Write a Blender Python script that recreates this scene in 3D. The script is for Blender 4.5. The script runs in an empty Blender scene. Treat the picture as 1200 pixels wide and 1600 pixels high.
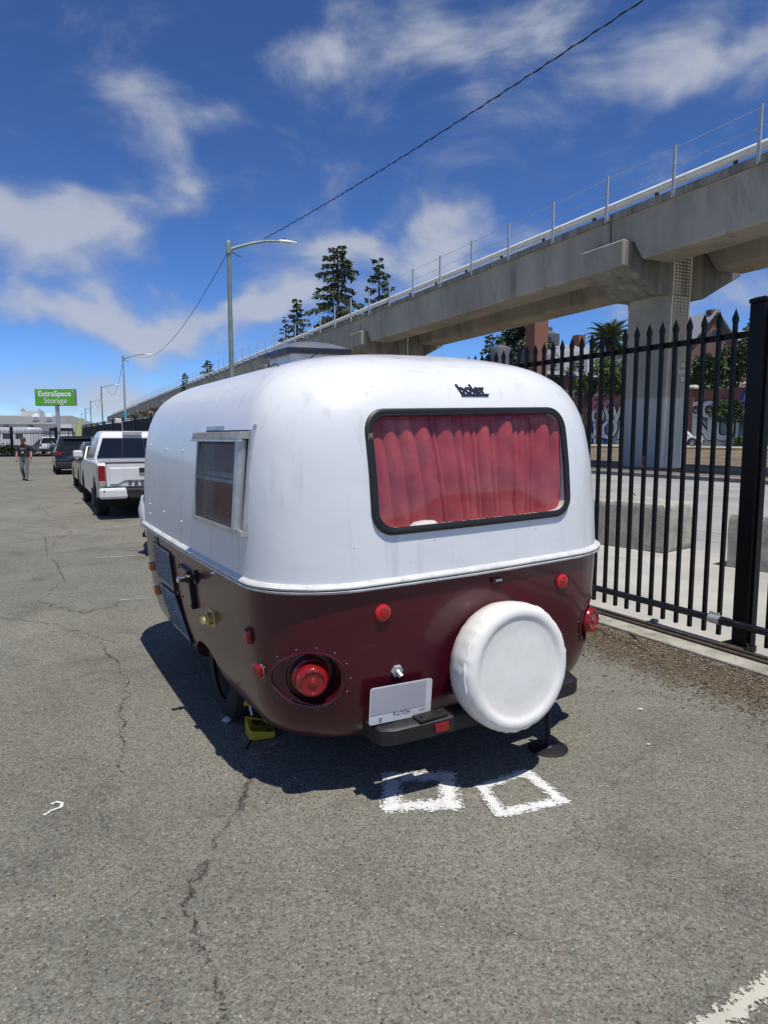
import bpy, bmesh, math, random
from mathutils import Vector, Matrix, Euler
R = math.radians
random.seed(7)
S = bpy.context.scene
COL = S.collection

# ------------------------------------------------------------------ camera
CAM_H = 1.65
cam = bpy.data.cameras.new('camera')
camo = bpy.data.objects.new('camera', cam); COL.objects.link(camo)
camo.location = (0, 0, CAM_H); camo.rotation_euler = (R(90 - 6.28), 0, 0)
cam.sensor_fit = 'VERTICAL'; cam.sensor_height = 24.0; cam.lens = 24.0 * 1063 / 1600
cam.clip_start = 0.05; cam.clip_end = 6000
S.camera = camo

# ------------------------------------------------------------------ sun and sky
SUN_EL = 71.5
SUN_AZ = Vector((0.47, -0.883))          # horizontal direction towards the sun
sl = bpy.data.lights.new('sun', 'SUN'); sl.energy = 4.3; sl.angle = R(0.53); sl.color = (1.0, 0.955, 0.88)
so = bpy.data.objects.new('sun', sl); COL.objects.link(so)
sdir = Vector((SUN_AZ.x, SUN_AZ.y, 0)).normalized() * math.cos(R(SUN_EL)) + Vector((0, 0, math.sin(R(SUN_EL))))
so.rotation_euler = (-sdir).to_track_quat('-Z', 'Y').to_euler()

W = bpy.data.worlds.new('World'); S.world = W; W.use_nodes = True
wn, wl = W.node_tree.nodes, W.node_tree.links
wn.clear()
def WN(t, **k):
    n = wn.new(t)
    for a, b in k.items(): setattr(n, a, b)
    return n
def wmath(op, a, b=None, c=None, clamp=False):
    n = wn.new('ShaderNodeMath'); n.operation = op; n.use_clamp = clamp
    for i, v in enumerate((a, b, c)):
        if v is None: continue
        if isinstance(v, (int, float)): n.inputs[i].default_value = v
        else: wl.new(v, n.inputs[i])
    return n.outputs[0]
sky = WN('ShaderNodeTexSky', sky_type='NISHITA', sun_disc=False)
sky.sun_elevation = R(SUN_EL); sky.sun_rotation = math.atan2(SUN_AZ.x, SUN_AZ.y)
sky.air_density = 1.0; sky.dust_density = 0.0; sky.ozone_density = 10.0; sky.altitude = 3000
tc = WN('ShaderNodeTexCoord')
sep = WN('ShaderNodeSeparateXYZ'); wl.new(tc.outputs['Generated'], sep.inputs[0])
# clouds: a mildly flattened direction field, warped, plus soft masses where the photograph has them
nmap = WN('ShaderNodeMapping'); nmap.inputs['Scale'].default_value = (1, 1, 1.9)
wl.new(tc.outputs['Generated'], nmap.inputs[0])
n1 = WN('ShaderNodeTexNoise'); n1.inputs['Scale'].default_value = 5.0; n1.inputs['Detail'].default_value = 6; n1.inputs['Roughness'].default_value = 0.6; n1.inputs['Distortion'].default_value = 0.35
wl.new(nmap.outputs[0], n1.inputs['Vector'])
n2 = WN('ShaderNodeTexNoise'); n2.inputs['Scale'].default_value = 2.3; n2.inputs['Detail'].default_value = 2
wl.new(nmap.outputs[0], n2.inputs['Vector'])
warp = WN('ShaderNodeTexNoise'); warp.inputs['Scale'].default_value = 6.5; warp.inputs['Detail'].default_value = 3
wl.new(tc.outputs['Generated'], warp.inputs['Vector'])
wsep = WN('ShaderNodeSeparateColor'); wl.new(warp.outputs['Color'], wsep.inputs[0])
az = wmath('ARCTAN2', sep.outputs[0], sep.outputs[1]); el = wmath('ARCSINE', sep.outputs[2])
az = wmath('ADD', az, wmath('MULTIPLY', wmath('SUBTRACT', wsep.outputs[0], 0.5), 0.22))
el = wmath('ADD', el, wmath('MULTIPLY', wmath('SUBTRACT', wsep.outputs[1], 0.5), 0.17))
PITCH = R(6.28)
def pxdir(x, y):
    a = Vector((0, math.cos(PITCH), -math.sin(PITCH))); u = Vector((0, math.sin(PITCH), math.cos(PITCH)))
    d = (a + Vector(((x - 600) / 1063, 0, 0)) - u * ((y - 800) / 1063)).normalized()
    return math.atan2(d.x, d.y), math.asin(d.z)
masses = [(60, 335, 150, 48, 1.15), (30, 468, 190, 34, 1.05), (250, 498, 160, 34, 1.25), (110, 395, 130, 34, .75), (60, 590, 260, 28, .45),
          (20, 215, 95, 60, .6), (160, 130, 75, 60, .38), (200, 190, 55, 60, .8), (310, 205, 50, 30, .75), (250, 260, 45, 45, .8), (275, 320, 55, 24, .7),
          (488, 97, 50, 34, .5), (630, 30, 90, 70, .62), (760, 90, 95, 85, .62), (880, 25, 130, 45, .7), (990, 130, 140, 60, .72),
          (1130, 120, 150, 65, .85), (500, 385, 115, 44, 1.4), (440, 472, 110, 28, 1.15), (725, 385, 110, 36, 1.1), (880, 470, 330, 34, .62), (1150, 480, 150, 45, .7), (600, 645, 900, 44, .85), (100, 650, 400, 40, .5), (60, 545, 160, 26, .4)]
aev = WN('ShaderNodeCombineXYZ'); wl.new(az, aev.inputs[0]); wl.new(el, aev.inputs[1])
tot = None
for (x, y, rx, ry, w) in masses:
    a0, e0 = pxdir(x, y)
    a1, _ = pxdir(x + rx, y); _, e1 = pxdir(x, y - ry)
    ka, ke = 1 / abs(a1 - a0), 1 / abs(e1 - e0)
    ma = WN('ShaderNodeVectorMath', operation='MULTIPLY_ADD'); wl.new(aev.outputs[0], ma.inputs[0]); ma.inputs[1].default_value = (ka, ke, 0); ma.inputs[2].default_value = (-a0 * ka, -e0 * ke, 0)
    dt = WN('ShaderNodeVectorMath', operation='DOT_PRODUCT'); wl.new(ma.outputs[0], dt.inputs[0]); wl.new(ma.outputs[0], dt.inputs[1])
    tot = wmath('MULTIPLY_ADD', wmath('POWER', 0.47, dt.outputs['Value']), w, 0.0 if tot is None else tot)
# beyond the frame scattered cloud goes on, its cover raised for neutral fill light
away = wmath('SUBTRACT', 1.0, wmath('MULTIPLY', wmath('ADD', sep.outputs[1], -0.45), 2.6, clamp=True), clamp=True)
tot = wmath('ADD', tot, wmath('MULTIPLY', wmath('MULTIPLY', n2.outputs[0], 0.85), away))
dens = wmath('ADD', wmath('MULTIPLY', tot, 0.68), wmath('MULTIPLY', wmath('SUBTRACT', n1.outputs[0], 0.5), 2.2))
mr = WN('ShaderNodeMapRange', interpolation_type='SMOOTHSTEP'); wl.new(dens, mr.inputs[0])
mr.inputs[1].default_value = 0.08; mr.inputs[2].default_value = 0.95; mr.inputs[3].default_value = 0; mr.inputs[4].default_value = 0.86
up_ = wmath('GREATER_THAN', sep.outputs[2], -0.02)
cmix = WN('ShaderNodeMix', data_type='RGBA'); wl.new(wmath('MULTIPLY', mr.outputs[0], up_), cmix.inputs[0])
ccol = WN('ShaderNodeMix', data_type='RGBA'); wl.new(mr.outputs[0], ccol.inputs[0])
ccol.inputs[6].default_value = (2.5, 3.0, 4.3, 1); ccol.inputs[7].default_value = (4.9, 5.2, 5.9, 1)
sgm = WN('ShaderNodeGamma'); sgm.inputs[1].default_value = 1.25      # phone cameras deepen a blue sky
sc1 = WN('ShaderNodeVectorMath', operation='SCALE'); sc1.inputs['Scale'].default_value = 0.1; wl.new(sky.outputs[0], sc1.inputs[0]); wl.new(sc1.outputs[0], sgm.inputs[0])
sc2 = WN('ShaderNodeVectorMath', operation='SCALE'); sc2.inputs['Scale'].default_value = 15.6; wl.new(sgm.outputs[0], sc2.inputs[0])
wl.new(sc2.outputs[0], cmix.inputs[6]); wl.new(ccol.outputs[2], cmix.inputs[7])
bg = WN('ShaderNodeBackground'); bg.inputs[1].default_value = 0.1
wl.new(cmix.outputs[2], bg.inputs[0])
wo = WN('ShaderNodeOutputWorld'); wl.new(bg.outputs[0], wo.inputs[0])

S.view_settings.view_transform = 'Standard'; S.view_settings.look = 'None'
S.view_settings.exposure = 0.08; S.view_settings.gamma = 1.0
S.render.engine = 'CYCLES'
S.cycles.use_denoising = True
S.cycles.max_bounces = 8; S.cycles.transparent_max_bounces = 12
S.cycles.sample_clamp_indirect = 6.0
S.cycles.use_adaptive_sampling = True; S.cycles.adaptive_threshold = 0.02

# ------------------------------------------------------------------ materials
MATS = {}
class NT:
    def __init__(s, name):
        s.m = bpy.data.materials.new(name); s.m.use_nodes = True
        s.n, s.l = s.m.node_tree.nodes, s.m.node_tree.links
        s.b = s.n['Principled BSDF']; s.out = s.n['Material Output']; MATS[name] = s.m
    def node(s, t, **k):
        n = s.n.new(t)
        for a, b in k.items(): setattr(n, a, b)
        return n
    def link(s, a, b): s.l.new(a, b)
    def val(s, inp, v):
        if isinstance(v, (int, float)): inp.default_value = v
        elif isinstance(v, (tuple, list)): inp.default_value = v
        else: s.l.new(v, inp)
    def math(s, op, a, b=None, clamp=False):
        n = s.n.new('ShaderNodeMath'); n.operation = op; n.use_clamp = clamp
        s.val(n.inputs[0], a)
        if b is not None: s.val(n.inputs[1], b)
        return n.outputs[0]
    def mix(s, f, a, b, mode='MIX'):
        n = s.n.new('ShaderNodeMix'); n.data_type = 'RGBA'; n.blend_type = mode
        s.val(n.inputs[0], f)
        for i, c in ((6, a), (7, b)):
            if isinstance(c, tuple): n.inputs[i].default_value = (*c[:3], 1)
            else: s.l.new(c, n.inputs[i])
        return n.outputs[2]
    def coord(s, kind='Object', scale=(1, 1, 1)):
        if kind == 'World': o = s.node('ShaderNodeNewGeometry').outputs['Position']
        else: o = s.node('ShaderNodeTexCoord').outputs[kind]
        mp = s.node('ShaderNodeMapping'); mp.inputs['Scale'].default_value = scale; s.link(o, mp.inputs[0])
        return mp.outputs[0]
    def noise(s, vec, scale, detail=4, rough=.55, dist=0):
        n = s.node('ShaderNodeTexNoise'); s.link(vec, n.inputs['Vector'])
        n.inputs['Scale'].default_value = scale; n.inputs['Detail'].default_value = detail
        n.inputs['Roughness'].default_value = rough; n.inputs['Distortion'].default_value = dist
        return n.outputs[0]
    def ramp(s, v, lo, hi, a=0., b=1.):
        n = s.node('ShaderNodeMapRange', interpolation_type='SMOOTHSTEP'); s.link(v, n.inputs[0])
        for i, q in zip((1, 2, 3, 4), (lo, hi, a, b)): n.inputs[i].default_value = q
        return n.outputs[0]
    def bump(s, h, strength=.3, dist=.01):
        n = s.node('ShaderNodeBump'); s.link(h, n.inputs['Height']); n.inputs['Strength'].default_value = strength; n.inputs['Distance'].default_value = dist
        s.link(n.outputs[0], s.b.inputs['Normal']); return n
    def base(s, c): s.link(c, s.b.inputs['Base Color'])
def mat(name, col, rough=.5, metal=0., var=.12, vs=6., bump=0., bs=60., coat=0., spec=.5, dirt=None, dirt_amt=.4, kind='Object', stretch=(1, 1, 1), emit=0.):
    t = NT(name); b = t.b
    b.inputs['Roughness'].default_value = rough; b.inputs['Metallic'].default_value = metal
    b.inputs['Coat Weight'].default_value = coat; b.inputs['Coat Roughness'].default_value = .06
    b.inputs['Specular IOR Level'].default_value = spec
    v = t.coord(kind, stretch)
    n = t.noise(v, vs, 5, .6)
    lo = tuple(c * (1 - var) for c in col); hi = tuple(min(1, c * (1 + var)) for c in col)
    c = t.mix(t.ramp(n, .3, .7), lo, hi)
    if dirt:
        d = t.noise(v, vs * 1.7, 6, .65, .4)
        c = t.mix(t.ramp(d, .52, .75, 0, dirt_amt), c, dirt)
    t.base(c)
    if bump: t.bump(t.noise(v, bs, 3), bump, .01)
    if emit:
        b.inputs['Emission Color'].default_value = (*col, 1); b.inputs['Emission Strength'].default_value = emit
    return t.m
def glass(name, tint=(.03, .035, .04), alpha=.75, rough=.02):
    t = NT(name)
    t.n.remove(t.b)
    tr = t.node('ShaderNodeBsdfTransparent'); tr.inputs[0].default_value = (*[min(1, 1 - alpha + x) for x in (0, 0, 0)], 1)
    gl = t.node('ShaderNodeBsdfGlossy'); gl.inputs['Roughness'].default_value = rough
    fr = t.node('ShaderNodeFresnel'); fr.inputs[0].default_value = 1.5
    di = t.node('ShaderNodeBsdfDiffuse'); di.inputs[0].default_value = (*tint, 1)
    m0 = t.node('ShaderNodeMixShader'); m0.inputs[0].default_value = alpha * .6
    t.link(tr.outputs[0], m0.inputs[1]); t.link(di.outputs[0], m0.inputs[2])
    m1 = t.node('ShaderNodeMixShader'); t.link(fr.outputs[0], m1.inputs[0]); t.link(m0.outputs[0], m1.inputs[1]); t.link(gl.outputs[0], m1.inputs[2])
    t.link(m1.outputs[0], t.out.inputs[0])
    return t.m

# asphalt ---------------------------------------------------------------
def asphalt():
    t = NT('asphalt'); v = t.coord('World')
    big = t.noise(v, .22, 4, .6, .5); midn = t.noise(v, 1.3, 6, .7, .4); fine = t.noise(v, 55, 3, .7)
    c = t.mix(t.ramp(big, .3, .7), (.126, .1215, .1005), (.174, .1675, .138))
    c = t.mix(t.ramp(midn, .46, .72, 0, .75), c, (.088, .0845, .0715))
    c = t.mix(t.ramp(t.noise(v, .55, 5, .65, .8), .55, .75, 0, .5), c, (.215, .206, .165))
    vo = t.node('ShaderNodeTexVoronoi'); t.link(v, vo.inputs['Vector']); vo.inputs['Scale'].default_value = 165
    sp = t.node('ShaderNodeSeparateColor'); t.link(vo.outputs['Color'], sp.inputs[0])
    vo2 = t.node('ShaderNodeTexVoronoi'); t.link(v, vo2.inputs['Vector']); vo2.inputs['Scale'].default_value = 78; vo2.inputs['Randomness'].default_value = 1
    sp2 = t.node('ShaderNodeSeparateColor'); t.link(vo2.outputs['Color'], sp2.inputs[0])
    gain = t.math('ADD', t.math('MULTIPLY', sp.outputs[0], .8), t.math('ADD', t.math('MULTIPLY', sp2.outputs[0], .5), t.math('MULTIPLY', fine, .55)))
    sc_ = t.node('ShaderNodeVectorMath', operation='SCALE'); t.link(c, sc_.inputs[0]); t.link(t.math('ADD', gain, .26), sc_.inputs['Scale']); c = sc_.outputs[0]
    warm = t.mix(t.math('MULTIPLY', t.math('GREATER_THAN', sp2.outputs[2], .9), .35), c, (.20, .15, .10))
    stone = t.math('MULTIPLY', t.math('GREATER_THAN', sp2.outputs[1], .93), t.math('LESS_THAN', vo2.outputs['Distance'], .36))
    c = t.mix(t.math('MULTIPLY', stone, .55), warm, (.36, .345, .30))
    hole = t.math('MULTIPLY', t.math('LESS_THAN', sp2.outputs[1], .06), t.math('LESS_THAN', vo2.outputs['Distance'], .4))
    c = t.mix(t.math('MULTIPLY', hole, .7), c, (.03, .028, .024))
    oil = t.noise(v, 1.1, 3, .5, .3)
    c = t.mix(t.ramp(oil, .66, .78, 0, .55), c, (.055, .052, .046))
    t.base(c); t.b.inputs['Roughness'].default_value = .93; t.b.inputs['Specular IOR Level'].default_value = .25
    h = t.math('ADD', t.math('MULTIPLY', vo2.outputs['Distance'], -.7), t.math('MULTIPLY', fine, .8))
    t.bump(h, .8, .006)
    return t.m
asphalt()
mat('street_concrete', (.40, .385, .34), .9, var=.16, vs=.7, bump=.25, bs=90, kind='World', dirt=(.22, .21, .19), dirt_amt=.5)
mat('road_surface', (.30, .30, .285), .9, var=.15, vs=.5, bump=.2, bs=70, kind='World', dirt=(.2, .2, .19), dirt_amt=.5)
mat('earth', (.15, .115, .075), .95, var=.35, vs=.9, bump=.5, bs=12, kind='World', dirt=(.26, .21, .12), dirt_amt=.8)
mat('far_ground', (.19, .175, .14), .95, var=.2, vs=.05, kind='World')
mat('kerb_grey', (.17, .17, .17), .9, var=.2, vs=2, kind='World')
mat('kerb_yellow', (.55, .43, .17), .8, var=.15, vs=2, kind='World')
mat('kerb_concrete', (.33, .31, .26), .92, var=.25, vs=4, bump=.5, bs=70, kind='World', dirt=(.13, .112, .088), dirt_amt=.85)
mat('rusty_steel', (.10, .075, .055), .75, .5, var=.3, vs=14, bump=.2, bs=60, kind='World')
mat('viaduct_concrete', (.345, .32, .26), .92, var=.2, vs=.45, bump=.25, bs=14, dirt=(.16, .148, .122), dirt_amt=.75, stretch=(1, 1, .4))
mat('viaduct_stained', (.245, .225, .185), .92, var=.3, vs=1.2, bump=.2, bs=14, dirt=(.06, .052, .042), dirt_amt=.85, stretch=(1.6, 1.6, .15))
mat('column_paint', (.44, .44, .41), .85, var=.08, vs=.8, dirt=(.3, .26, .2), dirt_amt=.35, stretch=(1.4, 1.4, .2))
mat('pier_dark', (.15, .135, .11), .92, var=.3, vs=1.5, stretch=(1.5, 1.5, .2))
mat('galvanised', (.50, .51, .51), .5, .6, var=.1, vs=8)
mat('pale_pipe', (.78, .77, .70), .5, .0, var=.08, vs=2)
mat('black_steel', (.0035, .0035, .004), .42, .0, var=.3, vs=20, bump=.05, bs=90, spec=.22)
mat('black_pipe', (.008, .008, .010), .38, .1, var=.5, vs=16, dirt=(.12, .12, .13), dirt_amt=.5, stretch=(3, .5, 3))
mat('black_screen', (.012, .012, .013), .85, var=.3, vs=2)
mat('block_concrete', (.37, .355, .30), .95, var=.2, vs=5, bump=.9, bs=26, dirt=(.2, .19, .16), dirt_amt=.6)
mat('pole_green', (.20, .265, .215), .55, .2, var=.15, vs=3, dirt=(.16, .15, .12), dirt_amt=.4)
mat('pole_blue', (.05, .40, .50), .5, var=.1)
mat('lamp_white', (.72, .73, .74), .4, var=.05)
mat('cable_black', (.015, .015, .016), .7)
mat('brick', (.25, .115, .075), .92, var=.25, vs=9, dirt=(.15, .075, .055), dirt_amt=.6)
mat('brick_dark', (.16, .085, .065), .92, var=.25, vs=7)
mat('slate_roof', (.24, .25, .265), .8, var=.18, vs=3, stretch=(1, 1, 3))
mat('trim_white', (.7, .69, .65), .6)
mat('dark_pane', (.02, .024, .03), .12, spec=.8)
mat('copper_grey', (.10, .11, .12), .7)
mat('white_wall', (.72, .71, .66), .8, var=.06, vs=.3)
mat('metal_roof', (.20, .205, .20), .6, var=.08, vs=.3)
mat('sign_green', (.10, .43, .025), .4, var=.03)
mat('sign_edge', (.25, .27, .25), .5)
mat('sign_white', (.85, .85, .82), .4, var=.02)
mat('flag_lime', (.50, .55, .22), .7, var=.1)
mat('bark', (.09, .065, .045), .95, var=.3, vs=8, bump=.5, bs=20)
def leafmat(name, a, b, c):
    t = NT(name); v = t.coord('Object')
    n = t.noise(v, .9, 3); n2 = t.noise(v, 7, 2)
    col = t.mix(t.ramp(n, .35, .65), a, b); col = t.mix(t.ramp(n2, .5, .75, 0, .6), col, c)
    t.base(col); t.b.inputs['Roughness'].default_value = .7; t.b.inputs['Specular IOR Level'].default_value = .3
    return t.m
leafmat('conifer_leaf', (.045, .066, .028), (.082, .105, .045), (.14, .145, .07))
leafmat('pine_leaf', (.042, .07, .038), (.075, .105, .055), (.11, .135, .075))
leafmat('shrub_leaf', (.06, .10, .022), (.10, .15, .035), (.17, .19, .05))
leafmat('oak_leaf', (.035, .062, .02), (.06, .10, .03), (.11, .15, .05))
leafmat('palm_leaf', (.05, .075, .02), (.085, .115, .035), (.15, .15, .06))
# vehicles
mat('paint_white', (.72, .72, .71), .3, var=.03, coat=.7)
mat('paint_black', (.008, .008, .010), .22, coat=.9)
mat('paint_charcoal', (.028, .029, .032), .28, coat=.8)
mat('paint_silver', (.34, .345, .35), .3, .4, coat=.7)
mat('paint_bluegrey', (.11, .14, .16), .3, .2, coat=.7)
mat('car_glass', (.008, .009, .011), .06, spec=.8, var=0)
mat('black_plastic', (.018, .018, .019), .6, var=.15)
mat('tyre_rubber', (.013, .013, .013), .85, var=.2, vs=15, bump=.2)
mat('alloy', (.35, .35, .36), .35, .8)
mat('chrome', (.75, .75, .76), .15, 1.0, var=.02)
mat('lens_red', (.24, .008, .011), .2, coat=.5, var=.1)
mat('lens_scarlet', (.62, .018, .018), .25, coat=.5, var=.1)
mat('lens_clear', (.5, .5, .5), .15, coat=.6)
mat('plate_white', (.62, .62, .64), .45, var=.05)
mat('ink', (.02, .02, .024), .6)
# person
mat('skin_tone', (.42, .24, .17), .55)
mat('shirt', (.028, .029, .032), .85)
mat('trousers', (.15, .155, .16), .85, var=.15)
mat('shoe', (.012, .012, .012), .6)
mat('hair_brown', (.07, .04, .025), .7)
# trailer
def gelcoat():
    t = NT('gelcoat_white'); b = t.b
    v = t.coord('Object'); vst = t.coord('Object', (5, 5, .35))
    n = t.noise(v, 1.6, 4); st = t.noise(vst, 3.2, 5, .6)
    c = t.mix(t.ramp(n, .3, .7), (.72, .735, .745), (.785, .795, .80))
    c = t.mix(t.ramp(st, .53, .78, 0, .42), c, (.45, .45, .44))
    # run-off dirt collected on the roof, an uneven tan film
    sx = t.node('ShaderNodeSeparateXYZ'); t.link(v, sx.inputs[0])
    z = t.math('ADD', sx.outputs[2], t.math('MULTIPLY', t.math('SUBTRACT', t.noise(v, 3.5, 5, .65), .5), .14))
    c = t.mix(t.ramp(z, 2.005, 2.075, 0, .85), c, (.52, .46, .37))
    fleck = t.node('ShaderNodeTexVoronoi'); t.link(v, fleck.inputs['Vector']); fleck.inputs['Scale'].default_value = 9
    fs = t.node('ShaderNodeSeparateColor'); t.link(fleck.outputs['Color'], fs.inputs[0])
    fm = t.math('MULTIPLY', t.math('GREATER_THAN', fs.outputs[0], .80), t.math('LESS_THAN', fleck.outputs['Distance'], .048))
    c = t.mix(t.math('MULTIPLY', fm, .7), c, (.16, .13, .10))
    t.base(c); b.inputs['Roughness'].default_value = .36; b.inputs['Coat Weight'].default_value = .45; b.inputs['Coat Roughness'].default_value = .12
    t.bump(t.noise(v, 2.6, 3), .22, .03)
    return t.m
gelcoat()
def maroon():
    t = NT('gelcoat_maroon'); b = t.b
    v = t.coord('Object'); n = t.noise(v, 2.0, 5); sc = t.noise(t.coord('Object', (1, 1, 6)), 7, 6, .7, .5)
    c = t.mix(t.ramp(n, .3, .7), (.058, .0022, .0085), (.072, .0032, .011))
    c = t.mix(t.ramp(sc, .66, .8, 0, .10), c, (.14, .07, .065))
    sx = t.node('ShaderNodeSeparateXYZ'); t.link(v, sx.inputs[0])
    dz = t.math('ADD', sx.outputs[2], t.math('MULTIPLY', t.noise(v, 5, 4), .25))
    c = t.mix(t.ramp(dz, .40, .62, .22, 0), c, (.10, .06, .052))
    t.base(c); b.inputs['Roughness'].default_value = .30; b.inputs['Specular IOR Level'].default_value = .4; b.inputs['Coat Weight'].default_value = .42; b.inputs['Coat Roughness'].default_value = .07
    t.bump(t.noise(v, 2.4, 2), .10, .03)
    return t.m
maroon()
mat('band_trim', (.60, .60, .58), .5, var=.12, vs=10, dirt=(.34, .33, .3), dirt_amt=.6)
mat('rubber_black', (.012, .012, .013), .42, var=.2, vs=10)
def curtain():
    t = NT('curtain_red'); v = t.coord('Object')
    n = t.noise(t.coord('Object', (2, 2, 1)), 2.2, 4, .6, .2); n2 = t.noise(t.coord('Object', (9, 9, .6)), 3, 4)
    c = t.mix(t.ramp(n, .3, .7), (.36, .032, .046), (.52, .075, .085))
    c = t.mix(t.ramp(n2, .5, .75, 0, .5), c, (.27, .024, .038))
    t.base(c); t.b.inputs['Roughness'].default_value = .9
    t.bump(t.noise(v, 9, 3), .18, .02)
    return t.m
curtain()
mat('cloth_white', (.72, .70, .68), .9)
def dusty_glass():
    t = NT('dusty_glass'); t.n.remove(t.b); v = t.coord('Object')
    tr = t.node('ShaderNodeBsdfTransparent'); tr.inputs[0].default_value = (.93, .92, .92, 1)
    gl = t.node('ShaderNodeBsdfGlossy'); gl.inputs['Roughness'].default_value = .05
    di = t.node('ShaderNodeBsdfDiffuse'); di.inputs[0].default_value = (.40, .32, .32, 1)
    n = t.noise(v, 6, 6, .7, .5); dots = t.noise(v, 90, 2)
    dust = t.math('ADD', t.ramp(n, .35, .75, .01, .10), t.ramp(dots, .70, .78, 0, .35))
    m0 = t.node('ShaderNodeMixShader'); t.link(dust, m0.inputs[0]); t.link(tr.outputs[0], m0.inputs[1]); t.link(di.outputs[0], m0.inputs[2])
    ge = t.node('ShaderNodeNewGeometry'); dp = t.node('ShaderNodeVectorMath', operation='DOT_PRODUCT'); t.link(ge.outputs['Normal'], dp.inputs[0]); t.link(ge.outputs['Incoming'], dp.inputs[1])
    fr = t.math('ADD', t.math('MULTIPLY', t.math('POWER', t.math('SUBTRACT', 1.0, t.math('ABSOLUTE', dp.outputs['Value'])), 5.0), .96), .04)
    m1 = t.node('ShaderNodeMixShader'); t.link(fr, m1.inputs[0]); t.link(m0.outputs[0], m1.inputs[1]); t.link(gl.outputs[0], m1.inputs[2])
    t.link(m1.outputs[0], t.out.inputs[0])
dusty_glass()
def cloudy_acrylic():
    t = NT('cloudy_acrylic'); t.n.remove(t.b); v = t.coord('Object')
    tr = t.node('ShaderNodeBsdfTransparent'); tr.inputs[0].default_value = (.72, .69, .66, 1)
    gl = t.node('ShaderNodeBsdfGlossy'); gl.inputs['Roughness'].default_value = .22; gl.inputs[0].default_value = (.7, .7, .7, 1)
    di = t.node('ShaderNodeBsdfDiffuse'); di.inputs[0].default_value = (.17, .145, .125, 1)
    n = t.noise(v, 7, 5, .65, .4)
    m0 = t.node('ShaderNodeMixShader'); t.link(t.ramp(n, .3, .75, .18, .48), m0.inputs[0]); t.link(tr.outputs[0], m0.inputs[1]); t.link(di.outputs[0], m0.inputs[2])
    m1 = t.node('ShaderNodeMixShader'); m1.inputs[0].default_value = .10; t.link(m0.outputs[0], m1.inputs[1]); t.link(gl.outputs[0], m1.inputs[2])
    t.link(m1.outputs[0], t.out.inputs[0])
cloudy_acrylic()
mat('aluminium', (.55, .55, .54), .4, .7, var=.12, vs=12, dirt=(.3, .28, .24), dirt_amt=.4)
mat('weathered_plastic', (.31, .31, .305), .8, spec=.25, var=.2, vs=12, dirt=(.42, .40, .36), dirt_amt=.5)
mat('vent_lid', (.17, .18, .19), .25, var=.1, coat=.4)
mat('vent_rim', (.012, .014, .03), .4)
mat('brass', (.62, .45, .16), .35, .75)
mat('amber', (.50, .13, .015), .2, coat=.5)
mat('vinyl_white', (.80, .785, .73), .42, var=.05, vs=6, bump=.10, bs=18, coat=.3, dirt=(.60, .56, .47), dirt_amt=.22)
mat('steel_black', (.011, .011, .012), .5, var=.3, vs=18, dirt=(.06, .056, .052), dirt_amt=.4)
mat('yellow_paint', (.62, .40, .02), .45, var=.1, dirt=(.2, .13, .03), dirt_amt=.4)
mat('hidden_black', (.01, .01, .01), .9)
mat('plate_grey', (.40, .40, .43), .5, var=.04)
# ground litter
mat('chip_tan', (.27, .20, .13), .9, var=.35, vs=30, kind='World')
mat('chip_dark', (.085, .06, .042), .9, var=.4, vs=30, kind='World')
mat('paper', (.7, .69, .66), .8)
def alpha_ribbon(name, col, lo, hi, nscale, speck=.5, maxa=1.0, nw=1.3):
    t = NT(name); uv = t.node('ShaderNodeTexCoord').outputs['UV']
    s = t.node('ShaderNodeSeparateXYZ'); t.link(uv, s.inputs[0])
    edge = t.math('SUBTRACT', 1.0, t.math('ABSOLUTE', t.math('SUBTRACT', t.math('MULTIPLY', s.outputs[1], 2.0), 1.0)))
    v = t.coord('World'); n = t.noise(v, nscale, 5, .7); n2 = t.noise(v, nscale * 7, 2, .6)
    d = t.math('ADD', edge, t.math('ADD', t.math('MULTIPLY', t.math('SUBTRACT', n, .5), nw), t.math('MULTIPLY', t.math('SUBTRACT', n2, .5), speck * 2.4)))
    vc = t.node('ShaderNodeTexVoronoi'); t.link(v, vc.inputs['Vector']); vc.inputs['Scale'].default_value = 95
    vs_ = t.node('ShaderNodeSeparateColor'); t.link(vc.outputs['Color'], vs_.inputs[0])
    d = t.math('ADD', d, t.math('MULTIPLY', t.math('SUBTRACT', vs_.outputs[0], .55), .8 * speck))
    a = t.ramp(d, lo, hi, 0, maxa)
    c = t.mix(t.ramp(n, .3, .7), tuple(x * .85 for x in col), col)
    t.base(c); t.link(a, t.b.inputs['Alpha']); t.b.inputs['Roughness'].default_value = .9; t.b.inputs['Specular IOR Level'].default_value = .2
    return t.m
alpha_ribbon('spray_white', (.74, .74, .71), -.12, .62, 12, .8, .95)
alpha_ribbon('line_white', (.50, .48, .40), .10, .5, 9, 1.0)
alpha_ribbon('line_worn', (.50, .49, .44), .35, .8, 8, .7, .75)
alpha_ribbon('crack_dark', (.035, .031, .026), .45, 1.3, 17, .9, .55, 3.4)
alpha_ribbon('stain_dark', (.05, .046, .04), .15, 1.1, 6, .5, .5)
alpha_ribbon('litter_bed', (.13, .10, .068), .12, .9, 6, .9, .9, 1.8)

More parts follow.
